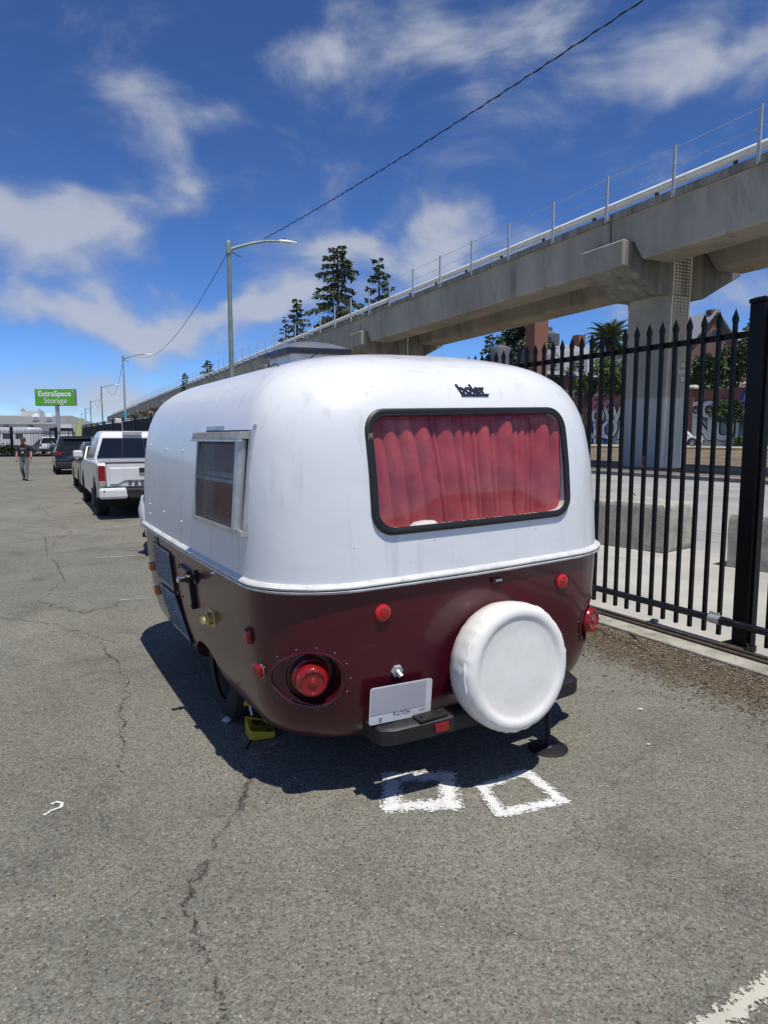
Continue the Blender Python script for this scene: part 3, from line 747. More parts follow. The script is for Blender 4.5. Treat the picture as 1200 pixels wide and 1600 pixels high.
# ------------------------------------------------------------------ street lamps and cables
def lamp(base, H, label, detail, blue=False):
    root = empty('street_lamp', base, 0, label, 'street lamp', 'street lamps along the viaduct')
    mb = MB(); mb.tube([(0, 0, 0), (0, 0, H * .5), (0, 0, H - .1)], [.115, .095, .07], 12); mb.build('pole', 'pole_green' if not blue else 'galvanised', root, smooth=True)
    if blue: MB().tube([(0, 0, 0), (0, 0, H * .45)], [.122, .106], 12).build('painted_sleeve', 'pole_blue', root, smooth=True)
    MB().tube([(0, 0, H - .42), (0, 0, H - .02), (0, 0, H + .05)], [.095, .095, .05], 10).build('pole_cap', 'pole_green', root, smooth=True)
    ax = Vector((.93, .36, 0)); n = 14
    pts = [ax * (1.88 * t) + Vector((0, 0, H - .28 + .48 * math.sin(t * math.pi * .5))) for t in [i / n for i in range(n + 1)]]
    MB().tube(pts, [.06 - .022 * i / n for i in range(n + 1)], 8).build('arm', 'pole_green', root, smooth=True)
    hd = MB(); L = .72; rr = []
    for t, w_, h_ in ((0, .06, .05), (.08, .11, .08), (.35, .15, .10), (.75, .14, .085), (.95, .09, .05), (1, .03, .02)):
        c = pts[-1] + ax * (L * t - .04) + Vector((0, 0, .01 - .02 * t)); sd = Vector((-ax.y, ax.x, 0))
        rr.append([c + sd * w_ * math.cos(a) + Vector((0, 0, h_ * .75 * math.sin(a) * (1 if math.sin(a) > 0 else .35))) for a in [2 * math.pi * k / 12 for k in range(12)]])
    hd.loft(rr); hd.build('lamp_head', 'lamp_white', root, smooth=True)
    if detail:
        c = pts[-1] + ax * .2 + Vector((0, 0, .09)); MB().tube([c, c + Vector((0, 0, .06))], .03, 8).build('photocell', 'ink', root)
        c = pts[-1] + ax * .12 + Vector((0, 0, -.028)); MB().box(c + ax * .18, (.30, .16, .012), rz=math.atan2(ax.y, ax.x)).build('lens', 'lens_clear', root)
        MB().tube([Vector((.05, .02, H - .33)), Vector((.25, .1, H - .42)), Vector((.4, .15, H - .48)), Vector((.42, .16, H - .44))], .018, 6).build('hook', 'rusty_steel', root)
        MB().box((0, 0, .2), (.42, .42, .4)).build('pole_base', 'kerb_concrete', root, bev=.03)
    return root, Vector(base) + pts[-1], Vector(base) + Vector((0, 0, H - .3))
def lampat(x, y, Y, H=9.0):
    p = px(x, y, Y=Y); return Vector((p.x, p.y, 0)), p.z
lab = ['tall green street lamp rising directly behind the trailer roof', 'street lamp with turquoise lower pole behind the white pickup', 'third street lamp back along the viaduct', 'fourth street lamp back along the viaduct', 'fifth street lamp back along the viaduct', 'sixth street lamp back along the viaduct, farthest and smallest']
tops = []
for i, (x, y, Y) in enumerate(((357, 378, 25.6), (192, 556, 61), (158, 603, 97), (141, 626, 135), (133, 638, 171), (127, 646, 207))):
    b, H = lampat(x, y, Y); tops.append(lamp(b, H, lab[i], i < 2, i == 1)[1:])
def cable(name, a, b, sag, label, r_=.012, n=24):
    a, b = Vector(a), Vector(b); P = [a.lerp(b, i / n) - Vector((0, 0, sag * 4 * (i / n) * (1 - i / n))) for i in range(n + 1)]
    mb = MB(); mb.tube(P, r_, 6)
    if name == 'overhead_cable':
        # a second thin strand wound round the first
        Q = []
        m_ = 420
        for i in range(m_ + 1):
            t = i / m_; c = a.lerp(b, t) - Vector((0, 0, sag * 4 * t * (1 - t))); an = t * 2 * math.pi * 60
            Q.append(c + Vector((math.cos(an) * .014, math.cos(an) * .008, math.sin(an) * .016)))
        mb.tube(Q, .009, 5)
    return tag(mb.build(name, 'cable_black', smooth=True), label, 'cable')
arm_mid = tops[0][0] + Vector((-.55, -.22, .03))
cable('overhead_cable', arm_mid, (13.4, -3.2, 9.6), .55, 'twisted black overhead cable from near lamp to upper right', .010)
cable('lamp_cable', tops[0][1], tops[1][0] + Vector((-.6, -.25, -.2)), 1.3, 'thin black cable sagging between first and second street lamps', .012)
for i in range(1, 5): cable('lamp_cable', tops[i][1], tops[i + 1][0] + Vector((-1.0, -.4, -.3)), 2.0, ['', 'thin cable sagging between second and third street lamps', 'thin cable sagging between third and fourth street lamps', 'thin cable sagging between fourth and fifth street lamps', 'thin cable sagging between fifth and sixth street lamps'][i], .016)

# ================================================================== THE TRAILER
TY = R(29.5); TO = Vector((.463, 3.176, 0)) + Vector((.87, .492, 0)) * .03; ROLL = R(-1.6)
tr = empty('travel_trailer', TO, TY, 'small white and maroon fibreglass travel trailer parked on asphalt', 'trailer')
tr.rotation_euler = (0, ROLL, TY)
TW, TL, BOWR, BOWS, RC = 1.04, 3.2, .055, .025, .40
PROF = [(.275, .27), (.277, .20), (.285, .145), (.305, .105), (.335, .08), (.38, .06), (.45, .044), (.54, .031), (.64, .020), (.76, .011), (.9, .004), (1.03, 0), (1.15, .003), (1.3, .010), (1.5, .025), (1.66, .047), (1.76, .072), (1.84, .105), (1.90, .146), (1.952, .20), (1.99, .26), (2.022, .335), (2.055, .445), (2.082, .59), (2.10, .75), (2.108, .92)]
def inset(z):
    for (a, ia), (b, ib) in zip(PROF[:-1], PROF[1:]):
        if a <= z <= b:
            t = (z - a) / (b - a); return ia + (ib - ia) * t
    return PROF[0][1] if z < PROF[0][0] else PROF[-1][1]
def ring(z, i=None, nc=10, ns=14, extra=0):
    i = (inset(z) if i is None else i) - extra
    w, y0, y1 = TW - i, i, TL - i
    rc = max(.10, RC - max(0, i) * .18); rc = min(rc, w - .005)
    pts = []
    def bow(x, y):
        ky = (x / w) ** 2; kx = ((y - TL / 2) / (TL / 2)) ** 2
        fr = max(-1, min(1, (y - TL / 2) / (TL / 2)))
        yy = y + BOWR * ky * (-fr) * (abs(fr) ** 3)
        xx = x * (1 - BOWS / w * kx)
        return (xx, yy, z)
    def line(a, b, n):
        for k in range(n): pts.append(bow(a[0] + (b[0] - a[0]) * k / n, a[1] + (b[1] - a[1]) * k / n))
    def arc(cx, cy, a0):
        for k in range(nc): 
            a = R(a0 + 90 * k / nc); pts.append(bow(cx + rc * math.cos(a), cy + rc * math.sin(a)))
    line((-w + rc, y0), (w - rc, y0), ns); arc(w - rc, y0 + rc, -90)
    line((w, y0 + rc), (w, y1 - rc), ns); arc(w - rc, y1 - rc, 0)
    line((w - rc, y1), (-w + rc, y1), ns); arc(-w + rc, y1 - rc, 90)
    line((-w, y1 - rc), (-w, y0 + rc), ns); arc(-w + rc, y0 + rc, 180)
    return pts
def rear_v(u, z):
    P = [p for p in ring(z) if p[1] < TL * .45]; P.sort(key=lambda p: p[0])
    for a, b in zip(P[:-1], P[1:]):
        if a[0] <= u <= b[0]:
            t = (u - a[0]) / max(1e-6, b[0] - a[0]); return a[1] + (b[1] - a[1]) * t
    return P[0][1] if u < 0 else P[-1][1]
def side_u(v, z):
    P = [p for p in ring(z) if p[0] < -.3]; P.sort(key=lambda p: p[1])
    for a, b in zip(P[:-1], P[1:]):
        if a[1] <= v <= b[1]:
            t = (v - a[1]) / max(1e-6, b[1] - a[1]); return a[0] + (b[0] - a[0]) * t
    return -TW
def RP(u, z, off=0): return Vector((u, rear_v(u, z) - off, z))          # point on the tail, pushed outward
def SP(v, z, off=0): return Vector((side_u(v, z) - off, v, z))          # point on the kerb-less left side
def rnorm(u, z):
    e_ = .012; a = RP(u + e_, z) - RP(u - e_, z); b = RP(u, z + e_) - RP(u, z - e_); n = a.cross(b).normalized()
    return n if n.y < 0 else -n
def snorm(v, z):
    e_ = .012; a = SP(v + e_, z) - SP(v - e_, z); b = SP(v, z + e_) - SP(v, z - e_); n = a.cross(b).normalized()
    return n if n.x < 0 else -n
def frame_at(p, n, up=Vector((0, 0, 1))):
    x = up.cross(n).normalized(); y = n.cross(x)
    M = Matrix((x, y, n)).transposed().to_4x4(); M.translation = p; return M     # local z points outward

# upper and lower shells, closed solids with openings cut in
zs_u = [1.03, 1.07, 1.12, 1.2, 1.3, 1.4, 1.5, 1.6, 1.68, 1.75, 1.81, 1.86, 1.905, 1.94, 1.97, 1.995, 2.02, 2.04, 2.06, 2.078, 2.092, 2.101, 2.107]
mb = MB(); mb.loft([ring(z) for z in zs_u]); upper = mb.build('upper_shell', 'gelcoat_white', tr)
wc, wz, ww, wh, wr = .008, 1.512, 1.125, .52, .085
cutw = MB(); cutw.loft([[(x, y, z) for x, z in rrect(ww - .022, wh - .022, wr, 6, wc, wz)] for y in (-.3, .17)]); cutw = cutw.build('cutter', None)
cv0, cv1, cz0, cz1 = .37, 1.14, 1.25, 1.70
cuts = MB().box((-1.1, (cv0 + cv1) / 2, (cz0 + cz1) / 2), (.42, cv1 - cv0 - .04, cz1 - cz0 - .04)).build('cutter', None)
for c in (cutw, cuts): c.parent = tr
bpy.context.view_layer.update()
cut(upper, [cutw, cuts]); upper.data.shade_smooth(); upper.data.set_sharp_from_angle(angle=R(38))
zs_l = [.275, .277, .281, .287, .296, .306, .318, .333, .352, .375, .40, .43, .46, .5, .54, .6, .68, .76, .84, .92, .98, 1.03]
mb = MB(); mb.loft([ring(z) for z in zs_l]); lower = mb.build('lower_shell', 'gelcoat_maroon', tr)
TLU, TLZ = .835, .615
cutters = []
for sgn in (-1, 1):
    c0 = RP(sgn * TLU, TLZ); n_ = Vector((sgn * .30, -1, 0)).normalized()
    cm = MB(); prof = [(.108, -.078), (.126, .02), (.150, .14)]
    cm.lathe(prof, 28, frame_at(c0, n_)); co = cm.build('cutter', None); co.parent = tr; cutters.append(co)
    wa = MB(); wa.tube([(sgn * .70, 1.32, .08), (sgn * 1.3, 1.32, .08)], .41, 28); wo_ = wa.build('cutter', None); wo_.parent = tr; cutters.append(wo_)
    wb = MB().box((sgn * 1.0, 1.32, .0), (.6, .81, .2)).build('cutter', None); wb.parent = tr; cutters.append(wb)
bpy.context.view_layer.update()
cut(lower, cutters); lower.data.shade_smooth(); lower.data.set_sharp_from_angle(angle=R(38))
# belly band: a ribbed moulding right round
mb = MB(); rings = []
for z, o_ in ((1.006, -.01), (1.005, .010), (1.010, .020), (1.018, .021), (1.022, .016), (1.026, .021), (1.034, .021), (1.039, .014), (1.043, .011), (1.050, -.004)):
    rings.append([(p[0], p[1], z) for p in ring(1.03, 0, extra=o_)])
mb.loft(rings, cap=False); band = mb.build('belly_band', 'band_trim', tr, smooth=True, sharp=60)
mb = MB(); rings = []
for z, o_ in ((1.0195, .0195), (1.0245, .0195)): rings.append([(p[0], p[1], z) for p in ring(1.03, 0, extra=o_)])
mb.loft(rings, cap=False); mb.build('band_groove', 'rubber_black', band)

# tail window
path = rrect(ww, wh, wr, 7, wc, wz)
dense = []
for a, b in zip(path, path[1:] + path[:1]):
    L_ = math.hypot(b[0] - a[0], b[1] - a[1]); k_ = max(1, int(L_ / .05))
    for i in range(k_): dense.append((a[0] + (b[0] - a[0]) * i / k_, a[1] + (b[1] - a[1]) * i / k_))
tw = MB(); tw.tube([RP(u, z, .004) for u, z in dense], .0170, 10, closed=True, ry=.014); tw = tw.build('window_frame', 'rubber_black', tr, smooth=True)
MB().tube([RP(wc + (u - wc) * .978, wz + (z - wz) * .955, .008) for u, z in dense], .006, 6, closed=True).build('locking_strip', 'steel_black', tw, smooth=True)
pt = RP(wc - ww / 2, wz + .155, .016); MB().add([pt + Vector((-.012, 0, -.02)), pt + Vector((.012, 0, -.016)), pt + Vector((.010, -.002, .018)), pt + Vector((-.011, -.002, .014))], [(0, 1, 2, 3)]).build('torn_patch', 'chip_tan', tw)
g_ = MB(); inner = rrect(ww - .03, wh - .03, wr, 7, wc, wz)
gx = 24
def strip_fan(inner, off):
    mb = MB(); c = RP(wc, wz, off)
    n = len(inner); rings = []
    for t in (1, .75, .5, .25): rings.append([RP(wc + (u - wc) * t, wz + (z - wz) * t, off) for u, z in inner])
    mb.loft(rings, cap=False); k_ = len(mb.v); mb.v.append(tuple(c)); b_ = 3 * n
    for i in range(n): mb.f.append((b_ + i, b_ + (i + 1) % n, k_))
    return mb
strip_fan(inner, .0).build('window_pane', 'dusty_glass', tr, smooth=True)
rnd = random.Random(21)
pl_ = [-.66]
while pl_[-1] < .70: pl_.append(pl_[-1] + rnd.choice((.030, .042, .055, .075, .10)) * rnd.uniform(.85, 1.15))
pam = [rnd.uniform(.55, 1.0) for _ in pl_]; pph = [rnd.uniform(0, 6.28) for _ in pl_]
def curt(a, b):
    u = wc + (a - .5) * (ww - .026); z = wz + (b - .5) * (wh - .024)
    q = u + .014 * math.sin(b * 2.6 + u * 4) - .020 * (b - .5) * math.sin(u * 5)
    i = 0
    while i < len(pl_) - 2 and pl_[i + 1] < q: i += 1
    f = (q - pl_[i]) / (pl_[i + 1] - pl_[i]); f = min(1, max(0, f))
    d_ = (math.sin(math.pi * f) ** .8) * pam[i] * min(1, (pl_[i + 1] - pl_[i]) / .05) * (.75 + .25 * math.sin(b * 2.2 + pph[i]))
    return (u, rear_v(u, z) + .050 - .042 * d_ + .002 * math.sin(b * 15 + u * 23), z)
MB().grid(curt, 420, 24).build('curtain', 'curtain_red', tr, smooth=True, sharp=70)
ob = MB(); ob.lathe([(.001, .012), (.055, .004), (.07, .02), (.05, .035), (.001, .04)], 14, Matrix.Translation((-.30, rear_v(-.3, 1.27) + .020, 1.246)) @ Matrix.Scale(1.1, 4, (1, 0, 0)) @ Matrix.Scale(.35, 4, (0, 1, 0))); ob.build('white_cloth', 'cloth_white', tr, smooth=True)

# side window: aluminium jalousie frame
sw = empty('side_window', (0, 0, 0)); sw.parent = tr
def sbox(name, v0, v1, z0, z1, o0, o1, m, par, bev=.002):
    c = [SP(v, z, o) for o in (o0, o1) for z in (z0, z1) for v in (v0, v1)]
    mb = MB(); mb.add(c, [(0, 1, 3, 2), (4, 6, 7, 5), (0, 4, 5, 1), (2, 3, 7, 6), (0, 2, 6, 4), (1, 5, 7, 3)]); return mb.build(name, m, par, bev=bev)
fw = .032
sbox('frame_bar', cv0, cv1, cz0 - .012, cz0 + .014, -.005, .034, 'aluminium', sw)
sbox('frame_bar', cv0, cv1 - .06, cz1 + .012, cz1 + .034, -.005, .007, 'aluminium', sw)
sbox('hinge_strip', cv0 + .01, cv1 - .07, cz1 + .004, cz1 + .011, -.005, .012, 'rubber_black', sw)
sbox('frame_bar', cv0, cv0 + .022, cz0 + .015, cz1 + .010, -.005, .020, 'aluminium', sw)
sbox('frame_bar', cv0 + .045, cv0 + .085, cz0 + .015, cz1 - .032, -.002, .046, 'aluminium', sw)
sbox('frame_bar', cv1 - .022, cv1, cz0 + .015, cz1 + .010, -.005, .038, 'aluminium', sw)
sbox('hood', cv0 + .03, cv1 + .02, cz1 - .03, cz1 + .003, .002, .055, 'weathered_plastic', sw)
sbox('hood_edge', cv0 + .03, cv1 + .025, cz1 - .042, cz1 - .031, .035, .058, 'aluminium', sw)
sbox('seal', cv0 + .023, cv0 + .044, cz0 + .016, cz1 - .034, -.02, .012, 'rubber_black', sw)
for k in range(2):
    za, zb = (cz0 + .015, cz0 + .215) if k == 0 else (cz0 + .235, cz1 - .033)
    MB().add([SP(cv0 + .086, za, .028), SP(cv1 - .023, za, .028), SP(cv1 - .023, zb, .018), SP(cv0 + .086, zb, .018)], [(0, 1, 2, 3)]).build('pane', 'cloudy_acrylic', sw)
sbox('meeting_rail', cv0 + .086, cv1 - .023, cz0 + .216, cz0 + .234, .0, .030, 'weathered_plastic', sw)
MB().grid(lambda a, b: SP(cv0 + .02 + .75 * a, cz0 + .02 + .42 * b, -.07 - .02 * math.sin(a * 40 + 3 * b)), 60, 8).build('side_curtain', 'curtain_red', sw, smooth=True)
sbox('screen_bar', cv0 + .09, cv1 - .03, cz0 + .20, cz0 + .25, -.05, -.03, 'trim_white', sw)

# roof vent
VU, VV = -.16, 1.62
vb = empty('roof_vent', (VU, VV, -.018)); vb.parent = tr
MB().box((0, 0, 2.155), (.37, .37, .11)).build('vent_base', 'aluminium', vb, bev=.006)
for sx_, sy_ in ((1, 0), (0, 1)): pass
MB().box((0, 0, 2.205), (.435, .435, .036)).build('vent_rim', 'vent_rim', vb, bev=.006)
def lid(a, b):
    x, y = (a - .5) * .42, (b - .5) * .42; k_ = (1 - abs(2 * a - 1) ** 2.4) * (1 - abs(2 * b - 1) ** 2.4)
    return (x, y, 2.224 + .055 * k_ ** .6)
MB().grid(lid, 20, 20).build('vent_dome', 'vent_lid', vb, smooth=True)
for (a, b) in (((-.42, .98), (-.50, .62)), ((-.60, 1.10), (-.70, .72))):
    P = []
    for i in range(7):
        t = i / 6; u, v = a[0] + (b[0] - a[0]) * t, a[1] + (b[1] - a[1]) * t
        # follow the roof skin
        lo, hi = 1.9, 2.107
        for _ in range(20):
            m_ = (lo + hi) / 2
            if TW - inset(m_) > abs(u) + .02 and inset(m_) < v: lo = m_
            else: hi = m_
        P.append((u, v, lo + .006 + .012 * math.sin(t * 3.1)))
    MB().tube(P, .0035, 5).build('roof_wire', 'cable_black', tr)

# emblem on the tail
ez = 1.868; eu = .045; n_ = rnorm(eu, ez); M = frame_at(RP(eu, ez, .004), n_)
em = text('boler', .074, 'vent_rim', tr, M @ Matrix.Translation((0, .010, 0)), 'emblem', .003, -.25, bold=.0012, space=.98)
MB().box((.006, -.022, 0), (.160, .008, .008), M=None).build('emblem_bar', 'vent_rim', em).matrix_local = M

# clearance and marker lights
def disc_light(name, p, n, r_, h_, m, par, ring_m=None):
    mb = MB(); mb.lathe([(r_ * .98, -.006), (r_, h_ * .5), (r_ * .94, h_ * .85), (r_ * .8, h_), (r_ * .01, h_ * 1.05)], 24, frame_at(p, n)); o = mb.build(name, m, par, smooth=True)
    if ring_m:
        MB().lathe([(r_ * 1.06, -.006), (r_ * 1.08, h_ * .3), (r_ * 1.0, h_ * .4)], 24, frame_at(p, n), close=False).build('bezel', ring_m, o, smooth=True)
    return o
for u in (-.535, .525):
    o = disc_light('clearance_light', RP(u, .897, 0), rnorm(u, .897), .037, .016, 'lens_scarlet', tr, 'lens_red')
    M = frame_at(RP(u, .897, .0165), rnorm(u, .897))
    mb = MB()
    for i in range(-2, 3):
        for j in range(-2, 3):
            if i * i + j * j < 7: mb.box(M @ Vector((i * .0115, j * .0115, .001)), (.005, .003, .005))
    stuff(mb.build('lens_facets', 'lens_red', o))
# recessed round tail lamps
for sgn in (-1, 1):
    c0 = RP(sgn * TLU, TLZ); n_ = Vector((sgn * .30, -1, 0)).normalized(); M = frame_at(c0, n_)
    tl = empty('tail_lamp', (0, 0, 0)); tl.parent = tr
    MB().lathe([(.001, -.076), (.107, -.076), (.107, -.066), (.098, -.064)], 26, M, close=False).build('backing_plate', 'gelcoat_maroon', tl, smooth=True)
    ro = Vector((-sgn * -.0, -.004, 0))
    L = Matrix.Translation(n_ * 0) @ M
    MB().lathe([(.082, -.075), (.086, -.05), (.084, -.040), (.074, -.034)], 26, L, close=False).build('lamp_housing', 'lens_red', tl, smooth=True)
    ln = MB().lathe([(.074, -.05), (.074, .004), (.070, .022), (.060, .034), (.050, .036), (.047, .031), (.022, .031), (.020, .036), (.001, .040)], 28, L, close=False).build('lens', 'lens_red', tl, smooth=True, sharp=30)
    mb = MB()
    for a in range(12): mb.box(L @ Vector((.055 * math.cos(a * math.pi / 6), .055 * math.sin(a * math.pi / 6), .036)), (.006, .006, .006))
    stuff(mb.build('lens_ribs', 'lens_red', ln))
    for a in range(0, 360, 28):
        # screws stand on the flange round the recess
        u_, z_ = sgn * TLU + .152 * math.cos(R(a)), TLZ + .150 * math.sin(R(a))
        if abs(u_) > 1.0: continue
        MB().lathe([(.0028, -.002), (.0028, .0012), (.001, .002)], 8, frame_at(RP(u_, z_, 0), rnorm(u_, z_))).build('screw', 'weathered_plastic', tl)
    rimp = []
    for a in range(0, 360, 10):
        u_, z_ = sgn * TLU + .132 * math.cos(R(a)), TLZ + .130 * math.sin(R(a)); u_ = max(-1.03, min(1.03, u_)); rimp.append(RP(u_, z_, .001))
    MB().tube(rimp, .007, 6, closed=True).build('recess_rim', 'gelcoat_maroon', tl, smooth=True)
# plate lamp / small latch under the band
sb = RP(.087, .965, 0); MB().box(sb + Vector((0, -.008, 0)), (.062, .02, .020)).build('plate_lamp', 'rubber_black', tr, bev=.004)
MB().box(sb + Vector((0, -.0205, .001)), (.036, .006, .006)).build('lamp_lens', 'galvanised', tr)
# hinge knob above the number plate
c = RP(-.46, .612, 0); n_ = rnorm(-.46, .612); M = frame_at(c, n_)
kn = MB().lathe([(.030, -.004), (.030, .010), (.026, .013), (.001, .014)], 6, M).build('plate_bracket', 'galvanised', tr)
MB().tube([M @ Vector((0, -.0, .01)), M @ Vector((.002, -.006, .028)), M @ Vector((.006, -.014, .036))], [.013, .011, .014], 10).build('bracket_knob', 'galvanised', kn, smooth=True)
# number plate
pu, pz = -.462, .480; M = Matrix.Translation((pu, rear_v(pu, pz) - .055, pz)) @ Matrix.Rotation(R(90 + 3), 4, 'X') @ Matrix.Rotation(R(-3.0), 4, 'Z')
npl = MB(); npl.loft([[(x, y, z) for x, y in rrect(.325, .172, .014, 4)] for z in (-.001, .001)]); npl = npl.build('number_plate', 'plate_white', tr); npl.matrix_local = M
MB().box((-.014, .020, .0017), (.288, .122, .0012)).build('plate_field', 'plate_grey', npl)
text('FULTON', .024, 'ink', npl, Matrix.Translation((.005, -.055, .0015)), 'county_name', .0004)
for sx_ in (-.105,): MB().lathe([(.007, 0), (.007, .004), (.003, .006)], 10, Matrix.Translation((sx_, -.060, .001))).build('plate_bolt', 'chrome', npl)
MB().box((.115, -.055, .0016), (.035, .012, .0008)).build('plate_sticker', 'plate_grey', npl)
# bumper: black channel with rounded ends
BZ = .355
bp = [(-.605, .10), (-.60, .02), (-.59, -.04), (-.53, -.068), (-.3, -.085), (0, -.09), (.3, -.085), (.53, -.068), (.585, -.04), (.61, .02), (.615, .10)]
bm_ = MB(); rings = []
for i, (u, v) in enumerate(bp):
    a = bp[max(0, i - 1)]; b = bp[min(len(bp) - 1, i + 1)]; t = Vector((b[0] - a[0], b[1] - a[1], 0)).normalized(); n_ = Vector((t.y, -t.x, 0))
    p = Vector((u, v, BZ))
    rings.append([p + n_ * a_ + Vector((0, 0, b_)) for a_, b_ in ((0, -.040), (0, .026), (-.012, .036), (-.10, .036), (-.10, .028), (-.012, .026), (-.012, -.032), (-.05, -.040))])
bm_.loft(rings); bum = bm_.build('bumper', 'steel_black', tr, smooth=True, sharp=40)
MB().box((-.335, -.045, BZ + .043), (.15, .07, .012)).build('bumper_step', 'steel_black', bum, bev=.003)
for sx_ in (-.385, -.285): MB().lathe([(.008, 0), (.008, .007), (.003, .009)], 8, Matrix.Translation((sx_, -.045, BZ + .049))).build('bolt', 'steel_black', bum)
MB().box((-.30, -.088, BZ - .004), (.072, .008, .040), rz=R(-2.5)).build('reflector', 'lens_red', bum, bev=.002)
# underframe
for u in (-.45, .45): MB().box((u, 1.6, .33), (.06, 3.0, .08)).build('chassis_rail', 'steel_black', tr)
MB().tube([(-.8, 1.30, .30), (.8, 1.30, .30)], .035, 10).build('axle', 'steel_black', tr)
MB().box((0, 3.7, .40), (.08, 1.3, .08)).build('tongue', 'steel_black', tr)
MB().tube([(0, 4.2, .40), (0, 4.2, .06)], .03, 10).build('tongue_jack', 'steel_black', tr)
# road wheels
for sgn in (-1, 1):
    dz = .028 if sgn < 0 else -.026
    M = Matrix.Translation((sgn * .84, 1.30, .288 + dz)) @ Matrix.Rotation(R(90) * sgn, 4, 'Y')
    wh_ = empty('wheel', (0, 0, 0)); wh_.parent = tr
    MB().lathe([(.17, -.075), (.25, -.08), (.278, -.065), (.288, -.03), (.288, .03), (.278, .065), (.25, .08), (.17, .075)], 32, M, close=False).build('tyre', 'tyre_rubber', wh_, smooth=True)
    MB().lathe([(.17, -.06), (.172, .06), (.155, .05), (.13, .02), (.06, .025), (.05, .05), (.001, .052)], 24, M, close=False).build('rim', 'tyre_rubber', wh_, smooth=True)
# stabiliser leg with round pad
sp_ = tr.matrix_world
lg = MB(); lg.tube([(.47, .05, .36), (.47, .05, -.0)], .013, 8); lg.build('stabiliser_leg', 'steel_black', tr, smooth=True)
pd = MB(); pd.lathe([(.10, -.012), (.105, -.006), (.09, .0), (.03, .006), (.016, .02)], 24, Matrix.Translation((.47, .05, .0))); pd.build('stabiliser_pad', 'steel_black', tr, smooth=True)
# spare wheel in a white vinyl cover
SU, SZ = .076, .568; Mr = Matrix.Translation((SU, -.015, SZ)) @ Matrix.Rotation(R(90 - 4), 4, 'X')
rnd = random.Random(2); cov = MB(); NS = 96
prof = [(.20, -.02), (.262, .0), (.283, .02), (.291, .06), (.296, .10), (.295, .135), (.291, .150), (.289, .157), (.279, .170), (.264, .179), (.247, .180), (.236, .177), (.226, .171), (.212, .168), (.15, .168), (.08, .169), (.001, .170)]
wob = [rnd.uniform(-1, 1) for _ in range(NS)]
rings = []
for (r_, h_) in prof:
    rg_ = []
    for k in range(NS):
        a = 2 * math.pi * k / NS; puck = 1 + (.010 * math.sin(a * 31 + 1.3 + 2 * math.sin(a * 3)) * (.5 + .5 * math.sin(a * 2 + 4)) + .012 * wob[k]) * (1 if .13 < h_ < .165 and r_ > .25 else (.28 if r_ > .2 else 0))
        q = r_ * puck * 1.03; rg_.append(Mr @ Vector((q * math.cos(a), q * math.sin(a), h_)))
    rings.append(rg_)
cov.loft(rings); sc_ = cov.build('spare_wheel_cover', 'vinyl_white', tr, smooth=True, sharp=50)
MB().tube([Mr @ Vector((.301 * (1 + .008 * math.sin(k * 1.7)) * math.cos(2 * math.pi * k / 64), .292 * (1 + .008 * math.sin(k * 1.7)) * math.sin(2 * math.pi * k / 64), .147 + .004 * math.sin(k * 2.3))) for k in range(64)], .0058, 6, closed=True).build('piping', 'vinyl_white', sc_, smooth=True)

# left side fittings
def spanel(name, quad, off, m, par, th=.006, nx=6, nz=6):
    """panel wrapped on the side: quad of (v, z) corners TL, TR, BR, BL"""
    def P(a, b):
        t = [quad[0][i] + (quad[1][i] - quad[0][i]) * a for i in (0, 1)]; q = [quad[3][i] + (quad[2][i] - quad[3][i]) * a for i in (0, 1)]
        return [t[i] + (q[i] - t[i]) * b for i in (0, 1)]
    mb = MB(); mb.grid(lambda a, b: SP(*P(a, b), off), nx, nz); o = mb.build(name, m, par)
    md = o.modifiers.new('solid', 'SOLIDIFY'); md.thickness = th; md.offset = 0
    return o, P
fr = empty('refrigerator_vent', (0, 0, 0)); fr.parent = tr
q1 = [(2.50, .935), (1.92, .94), (1.87, .69), (2.45, .675)]; q2 = [(2.43, .645), (1.845, .665), (1.65, .40), (2.20, .385)]
for q in (q1, q2):
    o, P = spanel('louvre_panel', q, .008, 'weathered_plastic', fr)
    rows = 11; cols = 3
    for c_ in range(cols):
        for r_ in range(rows):
            a0, a1 = .07 + c_ * .30, .07 + c_ * .30 + .25; b0 = .08 + r_ * .078
            mb = MB()
            A, B, C_, D = SP(*P(a0, b0), .020), SP(*P(a1, b0), .020), SP(*P(a1, b0 + .045), .011), SP(*P(a0, b0 + .045), .011)
            A2, B2 = SP(*P(a0, b0), .011), SP(*P(a1, b0), .011)
            mb.add([A, B, C_, D, A2, B2], [(0, 1, 2, 3), (4, 5, 1, 0), (0, 3, 4), (1, 5, 2)]); mb.build('louvre', 'weathered_plastic', o)
edge = [SP(1.888, .925, .012), SP(1.84, .67, .012), SP(1.64, .395, .012)]
MB().tube(edge, .009, 6).build('panel_edge', 'rubber_black', fr)
sbox('slot', 2.30, 2.38, .935, .985, -.01, .006, 'rubber_black', tr)
hp, P = spanel('hookup_hatch', [(1.62, .915), (1.40, .905), (1.365, .695), (1.59, .71)], .012, 'gelcoat_maroon', tr, .02)
sbox('hatch_edge', 1.352, 1.372, .69, .905, .0, .024, 'hidden_black', hp)
for (v, z) in ((1.60, .90), (1.41, .895), (1.575, .72), (1.38, .705)): MB().lathe([(.006, 0), (.006, .004), (.001, .005)], 8, frame_at(SP(v, z, .022), snorm(v, z))).build('screw', 'ink', hp)
n_ = snorm(1.28, .895); M = frame_at(SP(1.28, .895, 0), n_)
inl = MB().lathe([(.038, 0), (.04, .012), (.02, .016), (.018, .05), (.028, .052), (.028, .06), (.017, .063), (.017, .085), (.001, .087)], 18, M, close=False).build('water_inlet', 'rubber_black', tr, smooth=True)
MB().lathe([(.017, .085), (.019, .10), (.012, .108), (.001, .109)], 14, M, close=False).build('inlet_cap', 'chrome', inl, smooth=True)
